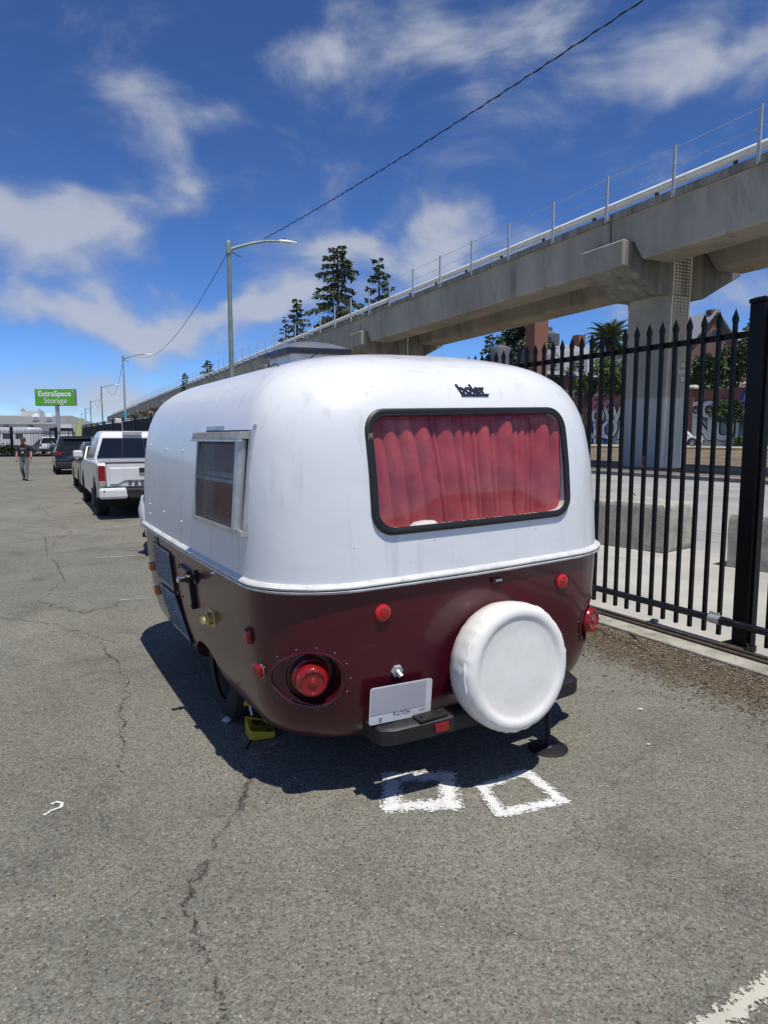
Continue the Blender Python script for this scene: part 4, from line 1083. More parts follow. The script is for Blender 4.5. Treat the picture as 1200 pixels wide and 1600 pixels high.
M = frame_at(SP(1.02, .715, 0), snorm(1.02, .715))
br = MB(); br.loft([[M @ Vector((x, y, 0)) for x, y in rrect(.085, .10, .012, 3)], [M @ Vector((x, y, .005)) for x, y in rrect(.082, .097, .012, 3)]]); br = br.build('exhaust_flange', 'brass', tr)
hd = MB(); hd.grid(lambda a_, b_: M @ Vector((.034 * math.cos(math.pi * a_) * (1 - .25 * b_ ** 2), .034 * math.sin(math.pi * a_) * (1 - .25 * b_ ** 2) - .004 - .012 * b_, .004 + .060 * math.sin(b_ * math.pi / 2))), 14, 7)
hd.grid(lambda a_, b_: M @ Vector((.0255 * math.cos(math.pi * a_) * b_, .0255 * math.sin(math.pi * a_) * b_ - .016, .064)), 14, 2)
hdo = hd.build('exhaust_hood', 'brass', br, smooth=True)
hd2 = MB(); hd2.lathe([(.034, .003), (.034, .03), (.03, .034), (.001, .034)], 18, M, close=False); hd2.build('exhaust_pipe', 'brass', br, smooth=True)
for (v, z, h_) in ((.415, .775, .055), (.355, .625, .055)):
    M = frame_at(SP(v, z, 0), snorm(v, z)); o = MB(); rr_ = rrect(.052, .075, .016, 4) if z > .7 else rrect(.060, .066, .02, 4)
    o.loft([[M @ Vector((x * k_, y * k_, h)) for x, y in rr_] for k_, h in ((1.06, -.004), (1.06, .004), (.98, .006), (.96, .020), (.8, .027))]); o = o.build('side_marker', 'lens_red', tr, smooth=True, sharp=30)
    MB().loft([[M @ Vector((x * 1.09, y * 1.09, h)) for x, y in rr_] for h in (-.003, .005)]).build('marker_base', 'rubber_black' if z > .7 else 'aluminium', o)
for (v, z) in ((2.62, .735), (2.56, .565)):
    M = frame_at(SP(v, z, 0), snorm(v, z)); o = MB(); rr_ = rrect(.075, .066, .014, 4)
    o.loft([[M @ Vector((x * k_, y * k_, h)) for x, y in rr_] for k_, h in ((1.0, -.004), (1.0, .022), (.86, .034))]); o.build('amber_marker', 'amber', tr, smooth=True, sharp=30)
for (v, z) in ((2.55, 1.62), (2.0, 1.60), (1.55, 1.60), (2.55, 1.20), (2.05, 1.19), (1.55, 1.18), (2.55, 1.13)):
    MB().lathe([(.008, -.002), (.008, .003), (.003, .006)], 10, frame_at(SP(v, z, 0), snorm(v, z))).build('rivet', 'cloth_white', tr, smooth=True)

# ------------------------------------------------------------------ wheel lock and bits under the trailer
def TP(u, v, z=0): return TO + Matrix.Rotation(TY, 3, 'Z') @ Vector((u, v, z))
wlk = empty('wheel_lock', TP(-.80, .99), TY, 'yellow steel wheel lock clamped on the trailer tyre', 'wheel lock')
MB().add([(-.13, -.14, .005), (.08, -.16, .005), (.10, .04, .005), (-.12, .05, .005), (-.13, -.14, .10), (.08, -.16, .055), (.10, .04, .085), (-.12, .05, .16)], [(0, 3, 2, 1), (0, 1, 5, 4), (1, 2, 6, 5), (2, 3, 7, 6), (3, 0, 4, 7)]).build('body', 'yellow_paint', wlk, bev=.008)
MB().box((-.02, -.03, .108), (.11, .10, .012), M=Euler((0, R(14), 0)).to_matrix()).build('rubber_pad', 'rubber_black', wlk)
MB().box((-.09, .10, .27), (.05, .07, .06)).build('latch', 'yellow_paint', wlk, bev=.008)
MB().tube([(-.05, .06, .15), (-.06, .08, .22), (-.06, .10, .27)], .013, 8).build('lock_rod', 'galvanised', wlk)
wlk.scale = (.64, .64, .64)
ch = MB(); P = [px(x, y, 0) + Vector((0, 0, .01)) for x, y in ((384, 1172), (392, 1160), (410, 1150), (428, 1140))]; ch.tube(P, .006, 6)
tag(ch.build('dropped_cord', 'cable_black', smooth=True), 'thin dark cord lying in the trailer shadow', 'cord')
tw_ = MB()
for P in (((395, 1183), (408, 1180), (420, 1170), (432, 1163)), ((404, 1188), (412, 1180), (424, 1178)), ((408, 1181), (414, 1173))): tw_.tube([px(x, y, 0) + Vector((0, 0, .012)) for x, y in P], .005, 5)
tag(tw_.build('dry_twig', 'chip_tan'), 'dry forked twig lying in shadow behind the trailer tyre', 'twig')
pc = px(355, 1128, 0); tag(lump((pc.x, pc.y, .015), .028, 9, .5).build('crumpled_wrapper', 'paper'), 'crumpled white wrapper on asphalt beside the trailer tyre', 'litter')

rnd = random.Random(77)
for i in range(8):
    u_, z_ = rnd.uniform(-.7, .8), rnd.choice((rnd.uniform(1.08, 1.2), rnd.uniform(1.82, 1.95)))
    MB().lathe([(.0024, -.002), (.002, .0008), (.001, .001)], 7, frame_at(RP(u_, z_, 0), rnorm(u_, z_))).build('screw_hole', 'rubber_black', tr)

# ================================================================== BEYOND THE GATE (right)
# graffiti wall
WQ = 54.0
wall = empty('graffiti_wall', ST(WQ, 0, .8), FR, 'long painted wall covered in graffiti behind the viaduct column', 'wall')
def graf_mat():
    t = NT('wall_paint'); v = t.coord('Object'); sx = t.node('ShaderNodeSeparateXYZ'); t.link(v, sx.inputs[0])
    n = t.noise(v, .45, 4, .6, .8); n2 = t.noise(v, 1.3, 4, .6, 1.2); n3 = t.noise(v, .3, 2)
    c = t.mix(t.ramp(n, .42, .5), (.30, .30, .30), (.40, .39, .37)); c = t.mix(t.ramp(n2, .56, .60), c, (.10, .11, .13)); c = t.mix(t.ramp(n3, .56, .6, 0, .8), c, (.12, .22, .24))
    t.base(c); t.b.inputs['Roughness'].default_value = .8; return t.m
graf_mat(); mat('wall_red', (.20, .085, .065), .85, var=.2, vs=.6); mat('spray_black', (.02, .02, .022), .7); mat('spray_blue', (.02, .06, .32), .6); mat('spray_pale', (.52, .53, .54), .7, var=.1, vs=2); mat('spray_teal', (.05, .25, .26), .6); mat('spray_pink', (.45, .10, .18), .6)
for i in range(-4, 16):
    MB().box((.25, i * 6 + 3, 1.75), (.5, 5.97, 3.5)).build('wall_panel', 'wall_paint', wall)
    MB().box((.24, i * 6 + 3, 4.45), (.44, 5.97, 1.9)).build('upper_panel', 'wall_red', wall)
    MB().box((.2, i * 6, 2.75), (.75, .55, 5.6)).build('pier', 'wall_red', wall)
    cp = MB(); cp.loft([[(x * .62 + .2, y * .55 + i * 6, z) for x, y in ((-1, -1), (1, -1), (1, 1), (-1, 1))] for z in (5.55, 5.7)] + [[(x * .2 + .2, y * .2 + i * 6, 5.95) for x, y in ((-1, -1), (1, -1), (1, 1), (-1, 1))]]); cp.build('pier_cap', 'street_concrete', wall)
def on_wall(xpx, ypx):
    # where a sight line meets the wall face
    n = Matrix.Rotation(FR, 3, 'Z') @ Vector((1, 0, 0)); c0 = ST(WQ, 0); d = px(xpx, ypx, Y=1.0) - Vector((0, 0, CAM_H))
    t = (c0 - Vector((0, 0, CAM_H))).dot(n) / d.dot(n); p = Vector((0, 0, CAM_H)) + d * t - ST(WQ, 0, .8)
    q = Matrix.Rotation(-FR, 3, 'Z') @ p; return q
def graff(txt, x, y, size, m, depth=.05, bold=.0, shear=0, outline='spray_black', ob=.10):
    q = on_wall(x, y)
    # text plane: faces -x of the wall frame, reading from +y to -y
    B = Matrix(((0, 0, -1), (-1, 0, 0), (0, 1, 0))).to_4x4()
    if outline: text(txt, size, outline, wall, Matrix.Translation((-.06, q.y, q.z)) @ B, 'graffiti', .01, shear, bold=bold + ob)
    text(txt, size, m, wall, Matrix.Translation((-.06 - depth, q.y, q.z)) @ B, 'graffiti', .01, shear, bold=bold)
graff('ENUF', 1113, 671, 3.1, 'spray_pale', bold=.10)
graff('CCO', 1108, 641, 2.0, 'spray_pale', bold=.12)
graff('dbro', 935, 632, 2.2, 'spray_pink', outline='spray_pale', bold=.03, ob=.05)
graff('BE', 925, 683, 3.6, 'sign_white', outline='spray_blue', bold=.02, ob=.5)
graff('SOEK', 962, 672, 3.0, 'spray_pale', bold=.06, shear=.2)
graff('OWN', 958, 650, 2.4, 'spray_pale', bold=.10, ob=.12)
graff('A', 985, 680, 3.0, 'spray_pink', ob=.1)
graff('S8', 1200, 640, 5.0, 'spray_pale', outline='spray_blue', bold=.1, ob=.35)
graff('MZ', 1200, 680, 4.0, 'spray_teal', outline='kerb_yellow', bold=.2, ob=.3)
graff('rew', 1010, 655, 2.6, 'spray_teal', bold=.08)

# brick houses
def house(root, Wd, D, ez, rz, m, roofm, base=0):
    mb = MB(); mb.loft([[(x, y, base) for x, y in ((-Wd / 2, 0), (Wd / 2, 0), (Wd / 2, D), (-Wd / 2, D))], [(x, y, ez) for x, y in ((-Wd / 2, 0), (Wd / 2, 0), (Wd / 2, D), (-Wd / 2, D))]], cap=False); 
    mb.add([(-Wd / 2, 0, ez), (Wd / 2, 0, ez), (0, 0, rz)], [(0, 1, 2)]); mb.add([(-Wd / 2, D, ez), (Wd / 2, D, ez), (0, D, rz)], [(0, 2, 1)])
    mb.build('wall', m, root)
    o_ = .45; k_ = (rz - ez) / (Wd / 2)
    for sg in (-1, 1):
        r_ = MB(); r_.loft([[(0, y, rz + .12), (0, y, rz + .34), (sg * (Wd / 2 + o_), y, ez - k_ * o_ + .34), (sg * (Wd / 2 + o_), y, ez - k_ * o_ + .12)] for y in (-.5, D + .5)]); r_.build('roof_slope', roofm, root)
def window(root, x, y, z, w, h, arched=False, ny=-1, mm='trim_white'):
    f = MB().box((x, y + ny * .05, z), (w, .14, h)).build('window', mm, root); MB().box((x, y + ny * .10, z), (w * .78, .1, h * .82)).build('pane', 'dark_pane', f)
    MB().box((x, y + ny * .14, z), (w * .9, .1, .07)).build('glazing_bar', mm, f)
def at(x, y, Y): return px(x, y, Y=Y)
p = at(1112, 600, 88); h1 = empty('brick_house', (p.x, p.y, 0), R(14), 'dark brick gabled house behind the palm at right', 'house')
house(h1, 8.0, 16, 12.6, 17.2, 'brick_dark', 'slate_roof')
MB().lathe([(.001, 0), (.75, 0), (.75, .1), (.55, .12), (.55, .02)], 20, Matrix.Translation((0, -.02, 14.6)) @ Matrix.Rotation(R(90), 4, 'X')).build('round_window', 'brick_dark', h1)
MB().lathe([(.001, 0), (.52, 0), (.52, .06)], 18, Matrix.Translation((0, -.05, 14.6)) @ Matrix.Rotation(R(90), 4, 'X')).build('round_pane', 'dark_pane', h1)
MB().box((0, .5, 17.4), (1.2, 1.0, .5)).build('ridge_stack', 'brick_dark', h1)
MB().box((2.3, 5, 17.0), (1.3, 1.3, 1.4)).build('chimney', 'copper_grey', h1); MB().box((1.2, 9, 17.4), (2.0, 2.2, 1.0)).build('rooftop_box', 'copper_grey', h1)
porch = MB(); porch.loft([[(-3.6, -2.4, 9.4), (3.0, -2.4, 9.4), (3.0, 0, 9.4), (-3.6, 0, 9.4)], [(-1.2, -.3, 11.2), (1.2, -.3, 11.2), (1.2, 0, 11.2), (-1.2, 0, 11.2)]]); porch.build('bay_roof', 'slate_roof', h1)
MB().box((-.3, -1.1, 4.7), (5.6, 2.2, 9.3)).build('bay', 'brick', h1)
for x_ in (-1.8, .0, 1.8):
    for z_ in (7.6, 4.2): window(h1, x_, -2.2, z_, 1.0, 1.9)
wing = MB(); wing.box((9.5, 6, 6.6), (11, 10, 13.2)); wing.build('wing', 'brick', h1)
wr_ = MB(); wr_.loft([[(3.6, .6, 13.2), (15.4, .6, 13.2), (15.4, 11.4, 13.2), (3.6, 11.4, 13.2)], [(3.6, 5.6, 16.2), (15.4, 5.6, 16.2), (15.4, 6.4, 16.2), (3.6, 6.4, 16.2)]]); wr_.build('wing_roof', 'slate_roof', h1)
for x_ in (6, 8.5, 11, 13.5):
    for z_ in (10.8, 7.2): window(h1, x_, 1.0, z_, 1.1, 2.0)
p = at(905, 600, 96); h2 = empty('slate_roofed_house', (p.x, p.y, 0), R(30), 'brick house with grey slate roof and white dormer behind fence', 'house')
bx = MB(); bx.box((0, 5, 5), (17, 10, 10)); bx.build('wall', 'brick', h2)
rf = MB(); rf.loft([[(-9, -.7, 10), (9, -.7, 10), (9, 10.7, 10), (-9, 10.7, 10)], [(-8.4, 1.8, 13.6), (8.4, 1.8, 13.6), (8.4, 8.2, 13.6), (-8.4, 8.2, 13.6)], [(-7.5, 4.6, 15.0), (7.5, 4.6, 15.0), (7.5, 5.4, 15.0), (-7.5, 5.4, 15.0)]]); rf = rf.build('roof', 'slate_roof', h2)
for x_ in (-5.2, 0, 5.2):
    dm = MB(); dm.prism([(x_ - 1.1, 10.6), (x_ + 1.1, 10.6), (x_ + 1.1, 12.4), (x_, 13.4), (x_ - 1.1, 12.4)], -.3, 3.5, 'y'); dm = dm.build('dormer', 'slate_roof', h2); window(dm, x_, -.3, 11.6, 1.2, 1.5)
for x_ in (-6.5, -3.5, -.5, 2.5, 5.5):
    for z_ in (8.2, 4.6): window(h2, x_, 0, z_, 1.1, 2.1, mm='copper_grey')
MB().box((0, -.25, 9.9), (17.4, .5, .35)).build('gutter', 'copper_grey', h2)
tw_ = MB(); tw_.loft([[(a * k_ - 4.2, b * k_ + 5, z) for a, b in ((-1, -1), (1, -1), (1, 1), (-1, 1))] for k_, z in ((2.6, 14.4), (2.6, 16.0), (1.9, 16.4), (1.9, 16.9), (.9, 17.6), (.9, 18.1))]); tw_.build('cupola', 'copper_grey', h2)
MB().box((4.4, 4.6, 15.2), (1.3, 1.3, 2.6)).build('chimney', 'brick', h2)
p = at(838, 560, 88); chm = empty('brick_chimney_stack', (p.x, p.y, 0), R(22), 'tall plain brick chimney stack rising under the viaduct girder', 'chimney')
MB().box((0, 0, 8.6), (2.0, 2.0, 17.2)).build('stack', 'brick', chm, bev=.05); MB().box((0, 0, 17.3), (2.3, 2.3, .4)).build('stack_cap', 'brick_dark', chm)
p = at(783, 550, 80); bt = empty('dark_tank', (p.x, p.y, 0), 0, 'dark rooftop tank peeking above the trailer roof', 'tank')
MB().lathe([(1.25, 9.5), (1.25, 11.6), (1.1, 11.9), (.2, 12.2)], 20).build('drum', 'copper_grey', bt, smooth=True); MB().box((0, 0, 4.7), (2.6, 2.6, 9.6)).build('stand', 'brick_dark', bt)

# ------------------------------------------------------------------ trees
def leafquad(mb, c, d, l, w, rnd_):
    d = d.normalized(); s_ = d.cross(Vector((rnd_.uniform(-1, 1), rnd_.uniform(-1, 1), rnd_.uniform(-1, 1)))).normalized() * w
    mb.add([c - s_ * .6, c + s_ * .6, c + d * l + s_, c + d * l - s_], [(0, 1, 2, 3)])
def conifer(x, ytop, ybase_z, Y, wpx, label, seed, leaf='conifer_leaf', sparse=1.0, droop=.25, name='conifer_tree'):
    rnd_ = random.Random(seed); top = at(x, ytop, Y); H = top.z - ybase_z; rad = wpx / 1069 * Y / 2 * 1.5
    root = empty(name, (top.x, top.y, ybase_z), rnd_.uniform(0, 6), label, 'tree', 'conifers behind the viaduct')
    MB().tube([(0, 0, 0), (.1, 0, H * .5), (0, 0, H * .985)], [H * .018, H * .011, H * .002], 8).build('trunk', 'bark', root, smooth=True)
    mb = MB(); br_ = MB(); crown0 = .22; nb = int(92 * sparse)
    for i in range(nb):
        t = crown0 + (.985 - crown0) * (i + rnd_.random()) / nb; a = i * 2.4 + rnd_.uniform(-.5, .5)
        L = (rad * (1 - t) ** .85 * 1.35 + rad * .10) * rnd_.choice((.35, .6, .8, .95, 1, 1.1, 1.35)); base = Vector((0, 0, H * t)); dr = Vector((math.cos(a), math.sin(a), 0))
        dp = droop * rnd_.uniform(.4, 1.5)
        def bp_(f): return base + dr * (L * f) + Vector((0, 0, -dp * L * f * f + .12 * L * f))
        br_.tube([bp_(0), bp_(.5), bp_(1)], [rad * .012, rad * .008, rad * .003], 3)
        ns = max(4, int(13 * L / rad + 4)); sd = Vector((-dr.y, dr.x, 0))
        for k in range(ns):
            f = .12 + .88 * (k + rnd_.random()) / ns; p_ = bp_(f); tw__ = L * .30 * (1.15 - f)
            for q in range(7):
                s_ = rnd_.uniform(-1, 1)
                o_ = sd * (s_ * tw__) + dr * (abs(s_) * tw__ * .5) + Vector((0, 0, -abs(s_) * tw__ * .35 + rnd_.gauss(0, .03) * L))
                d_ = sd * s_ * .8 + dr * rnd_.uniform(.2, .9) + Vector((0, 0, rnd_.uniform(-.9, .1)))
                leafquad(mb, p_ + o_, d_, rad * rnd_.uniform(.06, .15), rad * rnd_.uniform(.012, .028), rnd_)
    br_.build('branches', 'bark', root); mb.build('crown', leaf, root)
conifer(527, 380, 0, 80, 82, 'tallest dark conifer standing behind the viaduct railing', 1)
conifer(592, 399, 0, 84, 66, 'sparse conifer just right of the tallest one', 2, 'pine_leaf', .7, -.1)
conifer(464, 463, 0, 92, 46, 'rounded conifer left of the tallest one', 3, sparse=1.1)
conifer(446, 492, 0, 95, 30, 'small dark conifer beside the roof vent', 4, sparse=.8)
conifer(325, 560, 0, 120, 32, 'small conifer right of the lamp cable above the viaduct railing', 5, sparse=.9)
conifer(289, 581, 0, 125, 24, 'smallest conifer at the left end above the trailer roof', 6, sparse=.9)
conifer(765, 520, 0, 100, 42, 'narrow conifer between girder and trailer roof', 7, sparse=.8)
conifer(812, 486, 0, 96, 100, 'broad dark pine beside the brick chimney stack', 8, 'pine_leaf', .9, -.15)
def bush(c, rx, ry, rz, label, seed, leaf, n=2600, name='leafy_tree', ls=.16, trunk=0, cat='tree', group='trees behind the graffiti wall'):
    rnd_ = random.Random(seed); root = empty(name, c, 0, label, cat, group); mb = MB()
    lobes = [(Vector((rnd_.uniform(-.6, .6) * rx, rnd_.uniform(-.6, .6) * ry, rnd_.uniform(-.45, .6) * rz)), rnd_.uniform(.32, .55)) for _ in range(11)]
    for i in range(n):
        lc, lr = lobes[i % len(lobes)]; v = Vector((rnd_.gauss(0, 1), rnd_.gauss(0, 1), rnd_.gauss(0, 1))).normalized(); f = rnd_.uniform(.55, 1.08)
        p_ = lc + Vector((v.x * rx, v.y * ry, v.z * rz)) * lr * f
        leafquad(mb, p_ + Vector((0, 0, trunk + rz)), v + Vector((0, 0, -.3)), ls * rnd_.uniform(.7, 1.6), ls * rnd_.uniform(.35, .7), rnd_)
    mb.build('crown', leaf, root)
    if trunk:
        mt = MB(); mt.tube([(0, 0, 0), (.1, 0, trunk * .6), (0, 0, trunk + rz)], [trunk * .06, trunk * .045, .04], 8)
        for k in range(4): mt.tube([(0, 0, trunk * .7), (rx * .3 * math.cos(k * 1.7), ry * .3 * math.sin(k * 1.7), trunk + rz * .8)], [trunk * .03, .03], 6)
        mt.build('trunk', 'bark', root, smooth=True)
def bushpx(x, y, Y, wpx, hpx, **k):
    p_ = at(x, y, Y); rz = hpx / 1069 * Y / 2; rx = wpx / 1069 * Y / 2; tr_ = p_.z - rz
    bush(Vector((p_.x, p_.y, 0)), rx, rx * .7, rz, trunk=max(.2, tr_), **k)
bushpx(965, 590, 78, 80, 66, label='yellow green tree between the slate house and the column', seed=1, leaf='shrub_leaf', ls=.20)
bushpx(915, 603, 80, 36, 44, label='low olive tree beside the slate roofed house', seed=2, leaf='shrub_leaf', n=1500, ls=.2)
bushpx(1105, 586, 76, 70, 60, label='green tree in front of the dark brick house', seed=3, leaf='oak_leaf', ls=.22)
bushpx(1150, 575, 77, 60, 70, label='taller green tree right of the brick bay', seed=4, leaf='oak_leaf', ls=.22)
bushpx(1185, 560, 74, 60, 110, label='dark tree partly hidden by the thick gate post', seed=5, leaf='conifer_leaf', ls=.26)
bushpx(1140, 645, 62, 55, 44, label='small ivy bush in front of the graffiti wall', seed=6, leaf='oak_leaf', n=1300, ls=.2)
bushpx(1154, 692, 61, 12, 20, label='tiny yellow weed bush at the foot of the wall', seed=7, leaf='shrub_leaf', n=500, ls=.14)
# palm
pp = at(952, 531, 84); palm = empty('palm_tree', (pp.x, pp.y, 0), 0, 'round headed palm tree above the slate roof', 'tree')
MB().tube([(0, 0, 0), (.1, .05, pp.z * .5), (0, 0, pp.z)], [.42, .38, .45], 10).build('trunk', 'bark', palm, smooth=True)
rnd = random.Random(4)
def frond(L):
    mb = MB(); n = 16; P = []
    for i in range(n + 1):
        t = i / n; P.append(Vector((L * (t - .18 * t * t), 0, L * (.30 * t - .62 * t * t))))
    mb.tube(P, [.05 * (1 - .85 * i / n) for i in range(n + 1)], 4)
    for i in range(2, n + 1):
        for sg in (-1, 1):
            for k in range(2):
                b = P[i].lerp(P[i - 1], k * .5); l = .95 * math.sin(math.pi * min(1, .15 + .85 * i / n)) + .2
                tip = b + Vector((.45, sg * .62, -.28)).normalized() * l; w_ = Vector((.05, 0, .02)); mb.add([b - w_, b + w_, tip], [(0, 1, 2)])
    return mb
f0 = frond(3.3).build('frond', 'palm_leaf', palm, loc=(0, 0, pp.z), rot=(0, R(-38), 0))
for i in range(1, 54):
    o = copy_of(f0, 'frond', palm, (0, 0, pp.z)); s_ = rnd.uniform(.8, 1.08); o.scale = (s_, s_, s_)
    o.rotation_euler = (0, R(-75 + 120 * (i / 54) ** 1.0 + rnd.uniform(-8, 8)), i * 2.399)

# ================================================================== VEHICLES
tyre_me = rim_me = None
def wheel(par, x, y, r_, sgn, name='wheel'):
    global tyre_me, rim_me
    if tyre_me is None:
        a = MB().lathe([(.62, -.32), (.88, -.34), (.97, -.27), (1, -.12), (1, .12), (.97, .27), (.88, .34), (.62, .32)], 28, close=False).build('tyre', 'tyre_rubber', None, smooth=True)
        b = MB(); b.lathe([(.64, -.28), (.66, .28), (.60, .22), (.52, .10), (.20, .16), (.001, .18)], 20, close=False)
        for k in range(5): b.box((.36 * math.cos(k * 1.2566), .36 * math.sin(k * 1.2566), .17), (.5, .13, .06), rz=k * 1.2566)
        b = b.build('rim', 'alloy', None, smooth=True, sharp=30); tyre_me, rim_me = a.data, b.data; bpy.data.objects.remove(a); bpy.data.objects.remove(b)
    w = mesh_obj(name, tyre_me, None, par, (x, y, r_), (0, R(90) * sgn, 0)); w.scale = (r_, r_, r_)
    mesh_obj('rim', rim_me, None, w)
def archpoly(base, wheels, r_, zb):
    """insert wheel arch arcs in the bottom edge going from front to rear"""
    out = []
    for yc in sorted(wheels, reverse=True):
        out += [(yc + r_ * math.cos(a), max(zb, .33 + r_ * math.sin(a))) for a in [math.pi * k / 10 for k in range(11)]]
    return out
def extr(poly, W_, edge=.06, k_=.975):
    cy = sum(p[0] for p in poly) / len(poly); cz = sum(p[1] for p in poly) / len(poly)
    def rg(x, k): return [(x, cy + (p[0] - cy) * (1 - (1 - k) * .35), cz + (p[1] - cz) * k) for p in poly]
    mb = MB(); mb.loft([rg(-W_, k_ - .03), rg(-W_ + edge * .3, k_), rg(-W_ + edge, 1), rg(W_ - edge, 1), rg(W_ - edge * .3, k_), rg(W_, k_ - .03)]); return mb
def car(name, loc, rz, label, paint, L=4.5, W_=.9, H=1.65, style='suv', group=None, plate='', cat='car'):
    root = empty(name, loc, rz, label, cat, group)
    zb = .28; belt = H * .60; yr, yf = .82, L - .88; r_ = .335
    hood = belt - .04
    if style == 'suv': top = [(.10, belt - .02), (.34, H - .10), (.55, H - .01), (2.1, H), (2.6, H - .06), (L - 1.45, belt - .02)]; tail = .0
    elif style == 'hatch': top = [(.14, belt - .02), (.55, H - .12), (.9, H - .01), (1.9, H), (2.3, H - .05), (L - 1.5, belt - .02)]; tail = .0
    else: top = [(.75, belt - .02), (1.35, H - .06), (1.7, H), (2.5, H), (2.8, H - .06), (L - 1.25, belt - .02)]; tail = .0
    body = [(.05, zb + .05), (.0, .50), (.02, belt - .12), (.08, belt), (L - 1.4, belt), (L - .35, hood - .09), (L - .06, hood - .24), (L, .48), (L - .08, zb)] + archpoly(None, [yr, yf], .385, zb) + [(.12, zb)]
    extr(body, W_, .10).build('body', paint, root, smooth=True, sharp=28)
    wb, wt = W_ - .06, W_ * .74
    def wz(z): return wb + (wt - wb) * max(0, (z - belt)) / (H - belt)
    g = MB(); g.loft([[(s_ * wz(z), y, z) for y, z in top] for s_ in (-1, 1)]); g.build('cabin', paint, root, bev=.04, smooth=True, sharp=25)
    # side glass
    for s_ in (-1, 1):
        ins = [(top[0][0] + .30, belt + .03), (top[1][0] + .28, H - .14), (top[3][0] + .05, H - .12), (top[-1][0] - .18, belt + .03)]
        sg_ = MB(); sg_.add([(s_ * (wz(z) + .006), y, z) for y, z in ins], [(0, 1, 2, 3)]); sg_.build('side_glass', 'car_glass', root)
        MB().box((s_ * (wz(H - .4) + .012), (ins[0][0] + ins[3][0]) / 2, (belt + H) / 2 - .02), (.012, .07, H - belt - .10)).build('pillar', paint if paint != 'paint_white' else 'black_plastic', root)
        tl = MB().box((s_ * (W_ - .14), .02, belt - .10), (.26, .10, .16)).build('tail_light', 'lens_red', root, bev=.02)
        MB().box((s_ * (W_ - .16), L - .10, hood - .26), (.30, .16, .12)).build('headlight', 'lens_clear', root, bev=.02)
        MB().box((s_ * (W_ + .08), top[-1][0] - .45, belt + .08), (.20, .12, .14)).build('mirror', paint, root, bev=.03)
        for y_ in (yr, yf): wheel(root, s_ * (W_ - .12), y_, r_, s_)
    (y0, z0), (y1, z1) = top[0], top[1]
    def RG(a, t, o_): 
        z = z0 + (z1 - z0) * t; return Vector((a * (wz(z) - .09), y0 + (y1 - y0) * t - o_, z + o_ * .3))
    MB().add([RG(-1, .06, .012), RG(1, .06, .012), RG(1, .97, .012), RG(-1, .97, .012)], [(0, 1, 2, 3)]).build('rear_glass', 'car_glass', root)
    (y0, z0), (y1, z1) = top[-1], top[-2]
    MB().add([RG(-1, .06, -.012), RG(1, .06, -.012), RG(1, .95, -.012), RG(-1, .95, -.012)], [(0, 1, 2, 3)]).build('windscreen', 'car_glass', root)
    MB().box((0, .0, .42), (W_ * 1.9, .10, .24)).build('rear_bumper', 'black_plastic', root, bev=.03)
    MB().box((0, L - .02, .42), (W_ * 1.85, .12, .22)).build('front_bumper', 'black_plastic', root, bev=.03)
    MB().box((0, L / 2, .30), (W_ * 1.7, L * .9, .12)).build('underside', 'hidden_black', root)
    MB().box((0, -.012, belt - .26), (.34, .02, .13)).build('number_plate', 'plate_white', root)
    MB().lathe([(.07, 0), (.075, .02), (.05, .022), (.048, .01), (.001, .012)], 16, Matrix.Translation((0, -.005, belt - .08)) @ Matrix.Rotation(R(90), 4, 'X')).build('badge', 'chrome', root)
    if style == 'suv': MB().box((0, .18, H - .02), (W_ * 1.2, .22, .04)).build('roof_spoiler', paint, root, bev=.012)
    return root
HD = R(27.5)
def placed(x, y, dx=0): 
    p_ = px(x, y, 0); return p_ + Vector((math.cos(HD), math.sin(HD), 0)) * dx
# white pickup
pl = px(147, 806, 0) + Vector((math.cos(HD), math.sin(HD), 0)) * .97 - Vector((-math.sin(HD), math.cos(HD), 0)) * .85
tk = empty('pickup_truck', (pl.x, pl.y, 0), HD, 'white pickup truck parked ahead of the trailer', 'truck')
bedp = [(.14, .56), (.06, .70), (.04, 1.06), (.08, 1.13), (1.72, 1.15), (1.74, 1.10), (1.74, .42)] + [(.95 + .46 * math.cos(a), .40 + .46 * math.sin(a)) for a in [math.pi * k / 10 for k in range(11)]] + [(.2, .50)]
extr(bedp, .93, .10, .985).build('bed', 'paint_white', tk, smooth=True, sharp=28)
cabp = [(1.76, .38), (1.76, 1.13), (4.0, 1.12), (4.7, 1.02), (5.15, .92), (5.28, .75), (5.30, .45), (5.2, .36)] + [(4.45 + .45 * math.cos(a), .40 + .45 * math.sin(a)) for a in [math.pi * k / 10 for k in range(11)]]
extr(cabp, .92, .10, .985).build('cab_body', 'paint_white', tk, smooth=True, sharp=28)
ct = [(1.80, 1.11), (1.98, 1.66), (2.10, 1.76), (2.3, 1.79), (3.1, 1.79), (3.35, 1.74), (4.05, 1.11)]
def tw_z(z): return .86 + (.66 - .86) * (z - 1.11) / .68
MB().loft([[(s_ * tw_z(z), y, z) for y, z in ct] for s_ in (-1, 1)]).build('cab_roof', 'paint_white', tk, bev=.06, smooth=True, sharp=30)
def tg(a, t, o_): 
    z = 1.13 + (1.665 - 1.13) * t; y = 1.80 + .18 * (z - 1.11) / .55; return Vector((a * (tw_z(z) - .05), y - o_, z))
MB().add([tg(-1, .10, .02), tg(1, .10, .02), tg(.97, .93, .02), tg(-.97, .93, .02)], [(0, 1, 2, 3)]).build('rear_glass', 'car_glass', tk)
for a_ in (-.33, .33): MB().add([tg(a_ - .008, .10, .024), tg(a_ + .008, .10, .024), tg(a_ + .008, .93, .024), tg(a_ - .008, .93, .024)], [(0, 1, 2, 3)]).build('slider_bar', 'ink', tk)
MB().box((0, 1.98, 1.745), (.42, .10, .05)).build('brake_light', 'weathered_plastic', tk, bev=.012)
